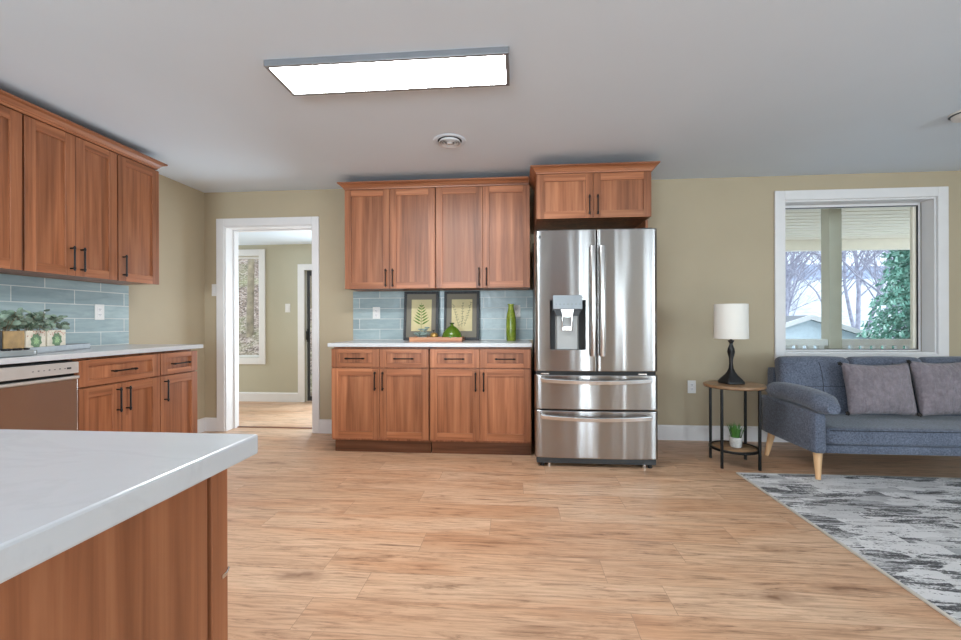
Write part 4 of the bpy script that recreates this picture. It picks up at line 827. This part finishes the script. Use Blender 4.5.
# throw pillows
def pillow(name, cx, cy, cz, W, Hh, T, rz, tilt, label, seed):
    e = empty(name, (cx, cy, cz), label, 'pillow', 'mauve-grey throw pillows'); n = 30; r2 = random.Random(seed)
    def P(i, j, s_):
        u, v = 2*i/n-1, 2*j/n-1
        k = max(0, (1-abs(u)**3.0)*(1-abs(v)**3.0)); th = T*k**.55*(1+.05*math.sin(7*u+seed)*v)
        x = u*W/2*(1-.07*(1-v*v)*abs(u)**2); z = v*Hh/2*(1-.12*(1-u*u)*abs(v)**2*(1 if v > 0 else .5))
        nz = noise.noise(Vector((u*11+seed*3, v*1.6, s_)))*.016*k+noise.noise(Vector((u*3, v*3+seed, s_)))*.012*k
        return Vector((x, s_*(th+nz), z))
    vs = [P(i, j, -1) for j in range(n+1) for i in range(n+1)]+[P(i, j, 1) for j in range(n+1) for i in range(n+1)]; q = (n+1)**2
    R = Matrix.Rotation(rz, 3, 'Z') @ Matrix.Rotation(tilt, 3, 'X'); vs = [R @ v for v in vs]
    fs = [(j*(n+1)+i, j*(n+1)+i+1, (j+1)*(n+1)+i+1, (j+1)*(n+1)+i) for j in range(n) for i in range(n)]; fs += [tuple(a+q for a in f[::-1]) for f in fs]
    mb = MB(); mb.add([tuple(v) for v in vs], fs, 0, True); mb.build('pillow_cover', 'pillow_velvet', e, (0, 0, 0)); bm = bmesh.new(); me = e.children[0].data; bm.from_mesh(me); bmesh.ops.remove_doubles(bm, verts=bm.verts, dist=.0008); bm.to_mesh(me); bm.free()
    for (u, v) in ((-1, -1), (1, -1), (-1, 1), (1, 1)):
        c = R @ Vector((u*(W/2+.004), 0, v*(Hh/2-.012))); mb = MB()
        for k in range(5):
            a = k*1.256; mb.tube([c, c+R @ Vector((.012*math.cos(a)+u*.006, -.010, .012*math.sin(a))), c+R @ Vector((.008*math.cos(a+.8), -.017, .008*math.sin(a+.8)))], [.005, .006, .003], 6)
        mb.build('corner_knot', 'tassel', e, (0, 0, 0))
pillow('throw_pillow', 2.650, 3.345, .588, .475, .385, .068, 0.0, -.20, 'mauve-grey throw pillow fully in view against the sofa back', 1)
pillow('throw_pillow', 3.115, 3.355, .597, .475, .402, .072, .10, -.20, 'ribbed mauve-grey throw pillow at the right photo edge', 2)
# ------------------------------------------------------------ side table, lamp, potted plant
tx, ty = 1.654, 3.382
tt = empty('side_table', (tx, ty, 0), 'round wood-topped side table with four black legs beside the sofa', 'side table'); og = tuple(tt.location)
MB().lathe((tx, ty, 0), [(.205, .588), (.208, .591), (.208, .606), (.205, .609)], 48).build('table_top', 'table_wood', tt, og)
MB().lathe((tx, ty, 0), [(.196, .585), (.204, .585), (.204, .5878), (.196, .5878)], 48).build('top_ring', 'black_metal', tt, og)
for sx, sy in ((-1, -1), (1, -1), (-1, 1), (1, 1)):
    a = math.atan2(sy, sx)-.115; x, y = tx+.178*math.cos(a), ty+.178*math.sin(a)
    MB().box(x-.0085, x+.0085, y-.0085, y+.0085, 0, .5878).build('leg', 'black_metal', tt, og, .002)
mb = MB(); mb.lathe((tx, ty, 0), [(.150, .118), (.172, .118), (.172, .133), (.150, .133), (.150, .118)], 48); mb.build('lower_ring', 'black_metal', tt, og)
MB().lathe((tx, ty, 0), [(.150, .1215), (.150, .1300), (.0001, .1301)], 48).build('lower_shelf', 'table_wood', tt, og)
# lamp
lx, ly = 1.643, 3.40; lz = .6095
lm = empty('table_lamp', (lx, ly, lz), 'black table lamp with twisted base and white drum shade on the side table', 'table lamp'); og = tuple(lm.location)
def sq(i, a):   # square-to-round cross sections, twisting up the stem
    P = lamp_prof[i]; k = P[2]; tw = P[3]
    s_ = 1/max(abs(math.cos(a)), abs(math.sin(a))); return ((1-k)+k*min(s_, 1.36), tw)
lamp_prof = [(.082, 0, 1, .2), (.083, .004, 1, .2), (.083, .020, 1, .2), (.076, .024, 1, .2), (.074, .030, 1, .2), (.060, .046, .95, .2), (.042, .066, .9, .2), (.028, .088, .8, .25), (.0175, .115, .7, .4), (.0145, .15, .6, .7), (.0165, .18, .6, 1.0), (.0225, .212, .6, 1.5), (.0275, .24, .6, 1.9), (.0255, .266, .6, 2.3), (.0185, .288, .6, 2.6), (.0145, .302, .5, 2.8), (.0175, .312, .3, 2.8), (.026, .322, .2, 2.8), (.028, .328, 0, 2.8), (.012, .332, 0, 2.8), (.011, .350, 0, 2.8)]
MB().lathe(og, [(p[0]*.80, p[1]) for p in lamp_prof], 32, shape=sq).build('lamp_base', 'lamp_black', lm, og)
mb = MB(); mb.lathe(og, [(.1165, .342), (.117, .344), (.115, .603), (.1145, .605), (.1125, .605), (.113, .601), (.1145, .346), (.115, .342), (.1165, .342)], 48); mb.build('lamp_shade', 'shade_fabric', lm, og)
mb = MB(); mb.tube([(lx, ly, lz+.35), (lx, ly, lz+.42)], .009, 8); mb.lathe((lx, ly, lz), [(.012, .42), (.03, .45), (.03, .47), (.012, .50), (.0001, .502)], 16); mb.build('bulb', 'plastic_white', lm, og)
mb = MB(); 
for a in (0, PI*2/3, PI*4/3): mb.tube([(lx, ly, lz+.36), (lx+.113*math.cos(a), ly+.113*math.sin(a), lz+.352)], .0018, 5)
mb.build('shade_spider', 'black_metal', lm, og)
# potted plant
px, py, pz = 1.668, 3.385, .1305
pl = empty('potted_plant', (px, py, pz), 'small green grass plant in a white pot on the lower table shelf', 'plant'); og = tuple(pl.location)
MB().lathe(og, [(.034, 0), (.038, .004), (.046, .072), (.046, .076), (.042, .076), (.041, .066), (.0001, .066)], 28).build('pot', 'pot_white', pl, og)
mb = MB(); r2 = random.Random(5)
for k in range(70):
    a = r2.uniform(0, 2*PI); R0 = r2.uniform(0, .034); R1 = R0+r2.uniform(.005, .05); hh = r2.uniform(.07, .125); wd = .0035
    p0 = Vector((px+math.cos(a)*R0, py+math.sin(a)*R0, pz+.06)); p2 = Vector((px+math.cos(a)*R1, py+math.sin(a)*R1, pz+.06+hh)); p1 = p0.lerp(p2, .55)+Vector((0, 0, .012)); s_ = Vector((-math.sin(a), math.cos(a), 0)); o_ = Vector((math.cos(a), math.sin(a), 0))*.0015
    mb.add([p0-s_*wd, p0+s_*wd, p1-s_*wd*1.1, p1+s_*wd*1.1, p2, p0+o_, p1+o_], [(0, 5, 6, 2), (5, 1, 3, 6), (2, 6, 4), (6, 3, 4)], 0, True)
mb.build('leaves', 'leaf_green', pl, og, recalc=False)
# ------------------------------------------------------------ outside: porch
ZS = 2.35
nb = 16; mb = MB()
for k in range(nb):   # lapped soffit boards running along the house
    y0 = D+WT+.002+k*.175; mb.prism([(y0, ZS), (y0+.143, ZS), (y0+.143, ZS+.05), (y0+.175, ZS+.05), (y0+.175, ZS+.06), (y0, ZS+.06)], 1.2, 12, 0)
struct(mb.build('ceiling_porch', 'porch_white'))
YP = D+WT+nb*.175
tag(MB().box(1.2, 12, YP, YP+.12, ZS-.16, ZS+.06).build('porch_beam', 'porch_white', org=(4, YP, ZS)), 'cream beam along the outer edge of the porch roof, seen through the window', 'beam')
struct(MB().box(-.45, 12, D+WT+.002, YP+.15, -.25, -.12).build('floor_porch', 'deck_boards'))
PY = 5.02
po = empty('porch_post', (3.495, PY, -.12), 'thick cream porch post standing outside the window', 'post'); og = tuple(po.location)
mb = MB(); mb.box(3.43, 3.56, PY-.06, PY+.07, -.12, ZS-.004); mb.build('shaft', 'porch_post_paint', po, og, .004)
mb = MB(); mb.box(3.42, 3.57, PY-.07, PY+.08, -.12, .0); mb.build('post_base', 'porch_post_paint', po, og, .004)
rl = empty('porch_railing', (4.5, PY, -.12), 'painted porch railing with square balusters outside the window', 'railing'); og = tuple(rl.location)
segs = ((1.3, 3.428), (3.562, 8.0)); n_ = 0
mb = MB()
for a, b_ in segs: mb.box(a, b_, PY-.045, PY+.045, .815, .885)
mb.build('top_rail', 'rail_paint', rl, og, .006)
mb = MB()
for a, b_ in segs: mb.box(a, b_, PY-.03, PY+.03, .0, .05)
mb.build('bottom_rail', 'rail_paint', rl, og, .004)
bal = None
for a, b_ in segs:
    x = a+.03
    while x < b_-.06:
        if bal is None: bal = MB().box(x, x+.058, PY-.02, PY+.02, .05, .815).build('baluster', 'rail_paint', rl, og); bx0 = x
        else:
            c = bal.copy(); COL.objects.link(c); c.parent = rl; c.location = (x-bx0, 0, 0)
        x += .112
for x in (1.3, 8.0): MB().box(x-.06, x+.06, PY-.06, PY+.06, -.12, .93).build('end_post', 'rail_paint', rl, og, .004)
# ------------------------------------------------------------ outside: terrain, house, trees
def sm(a, b_, x): t = max(0, min(1, (x-a)/(b_-a))); return t*t*(3-2*t)
def ground(x, y):
    left = -.35+max(0, y-6.3)*.62; left = min(left, 16)
    rgt = -1.7+9*sm(26, 70, y)+.3*noise.noise(Vector((x*.1, y*.1, 0)))
    k = sm(0.5, 5.5, x); z = left*(1-k)+rgt*k
    return z+.12*noise.noise(Vector((x*.5, y*.5, 3)))*min(1, max(0, y-6)*.4) if y > 6 else min(z, -.35)
mb = MB(); xs = [-26+i*1.5 for i in range(100)]; ys = [YF+.2+(j/70)**1.7*85 for j in range(71)]
mb.add([(x, y, ground(x, y)) for y in ys for x in xs], [(j*100+i, j*100+i+1, (j+1)*100+i+1, (j+1)*100+i) for j in range(70) for i in range(99)], 0, True)
mb.build('ground', 'leaf_litter', recalc=False); struct(bpy.data.objects['ground'])
mb = MB(); mb.add([(a, y, 5.0*sm(0, 1, j/12)+9*j/12-2.0+1.2*noise.noise(Vector((a*.06, j*.3, 0)))) for j in range(13) for a, y in ((30+i*4+j*.0, 62+j*2.2) for i in range(40))], [(j*40+i, j*40+i+1, (j+1)*40+i+1, (j+1)*40+i) for j in range(12) for i in range(39)], 0, True)
struct(mb.build('hillside', 'pale_woods', recalc=False))  # distant hillside, mottled pale blue-grey
hs = empty('neighbor_house', (10.45, 18.5, -1.8), 'pale blue neighbouring house gable with white roof trim beyond the porch', 'house'); og = tuple(hs.location)
az = 1.30; ax_ = 10.45; sl = .335; hw = 4.2
MB().prism([(ax_-hw, -1.9), (ax_+hw, -1.9), (ax_+hw, az-.12-sl*hw), (ax_, az-.12), (ax_-hw, az-.12-sl*hw)], 16.25, 22, 1).build('wall', 'siding_blue', hs, og)
for s_ in (-1, 1):
    MB().prism([(ax_, az), (ax_+s_*(hw+.35), az-sl*(hw+.35)), (ax_+s_*(hw+.35), az-sl*(hw+.35)-.1), (ax_, az-.1)], 16.02, 22.2, 1).build('roof_slope', 'roof_grey', hs, og)
    MB().prism([(ax_, az+.02), (ax_+s_*(hw+.4), az-sl*(hw+.4)+.02), (ax_+s_*(hw+.4), az-sl*(hw+.4)-.15), (ax_, az-.15)], 15.96, 16.018, 1).build('gable_trim', 'trim_white', hs, og)
# bare trees
def branch(mb, p, d, L, r, depth, rg, maxd):
    q = p; pts = [q]; dd = d.copy(); n = 4
    for k in range(n):
        dd = (dd+Vector((rg.uniform(-.18, .18), rg.uniform(-.18, .18), rg.uniform(-.08, .14)))).normalized(); q = q+dd*L/n; pts.append(q)
    mb.tube(pts, [r*(1-.5*k/n) for k in range(n+1)], 5 if depth < 2 else 3, 0, depth == 0)
    if depth >= maxd: return
    for c in range(rg.randint(4, 6) if depth else 11):
        t = rg.uniform(.35, 1) if depth == 0 else rg.uniform(.2, 1); i = min(n-1, int(t*n)); b_ = pts[i].lerp(pts[i+1], t*n-i)
        nd = (dd+Vector((rg.uniform(-1, 1), rg.uniform(-1, 1), rg.uniform(-.25, .7)))*1.0).normalized()
        branch(mb, b_, nd, L*rg.uniform(.42, .62), r*(.40 if depth else .36), depth+1, rg, maxd)
protos = []
for s_ in range(3):
    rg = random.Random(40+s_); mb = MB(); branch(mb, Vector((0, 0, -.3)), Vector((rg.uniform(-.06, .06), 0, 1)), 7.5, .12, 0, rg, 4); protos.append(mb)
spots = [(11.2, 21.5), (13.5, 20.5), (16.2, 19.4), (18.0, 23.5), (15.5, 26.5), (13.2, 25.0), (19.8, 26.0), (21.5, 29.0), (18.3, 31.0), (23.0, 32.5), (16.7, 29.5), (25.5, 30.0), (27.0, 36.0), (22.0, 37.0), (24.5, 41.0), (29.5, 41.5), (20.6, 34.5), (31.5, 37.5), (17.2, 35.0), (26.8, 45.5)]
mk = []
for i, (x, y) in enumerate(spots):
    lab = 'one of the bare winter trees beyond the porch railing, outside the window'
    if i < 3:
        o = protos[i].build('bare_tree', 'bark', recalc=False); mk.append(o)
    else: o = mk[i % 3].copy(); COL.objects.link(o)
    o.location = (x, y, ground(x, y)); o.rotation_euler = (0, 0, i*1.9); s_ = 1+.12*((i*7) % 5-2); o.scale = (s_, s_, s_*1.05)
    tag(o, lab, 'tree', 'bare winter trees beyond the porch')
# evergreen
ev = empty('evergreen_tree', (12.4, 13.2, -1.9), 'full blue-green evergreen tree filling the right side of the window', 'tree'); og = Vector(ev.location)
MB().tube([og, og+Vector((0, 0, 4)), og+Vector((0, 0, 8))], [.16, .11, .03], 8).build('trunk', 'bark_brown', ev, tuple(og))
mb = MB(); rg = random.Random(11)
for lv in range(60):
    z0_ = .5+lv*.128; R = 2.35*(1-z0_/8.6)**.75+.12
    for k in range(15):
        z = z0_+rg.uniform(-.15, .15); a = k*2*PI/15+lv*1.1+rg.uniform(-.3, .3); L = R*rg.uniform(.8, 1.1); d = Vector((math.cos(a), math.sin(a), 0)); side = Vector((-d.y, d.x, 0))
        nt_ = 17
        for t in range(nt_):
            f = .18+.82*(t/(nt_-1)); base_ = og+d*L*f+Vector((0, 0, z-.22*f*f*L+.02))
            for s_ in (-1, 1):
                ln = .19*(1.05-f*.55)*rg.uniform(.7, 1.2); e1 = base_+(side*s_*ln*.8+d*ln*.7+Vector((0, 0, rg.uniform(-.2, .06)))); nn = ((side*s_+d*-.8).normalized()+Vector((0, 0, rg.uniform(-.8, .8))))*.024
                mb.add([base_+nn*.3, e1-d*.03+nn, e1+d*.04, base_-nn*.8], [(0, 1, 2, 3)])
mb.build('foliage', 'conifer_needles', ev, tuple(og), recalc=False)
# trees on the slope behind the sunroom
hill = [(-5.36, 8.2, .075), (-7.6, 9.6, .10), (-4.6, 9.2, .09), (-6.7, 7.6, .06), (-3.4, 9.0, .10), (-9.3, 11.2, .16)]
for i, (x, y, r) in enumerate(hill):
    rg = random.Random(80+i); mb = MB(); branch(mb, Vector((0, 0, -.2)), Vector((rg.uniform(-.08, .08), 0, 1)), 6.5, r, 0, rg, 2)
    o = mb.build('slope_tree', 'bark_brown', recalc=False); o.location = (x, y, ground(x, y)); tag(o, 'one of the bare brown trees on the leafy slope outside the far room', 'tree', 'trees on the slope behind the far room')
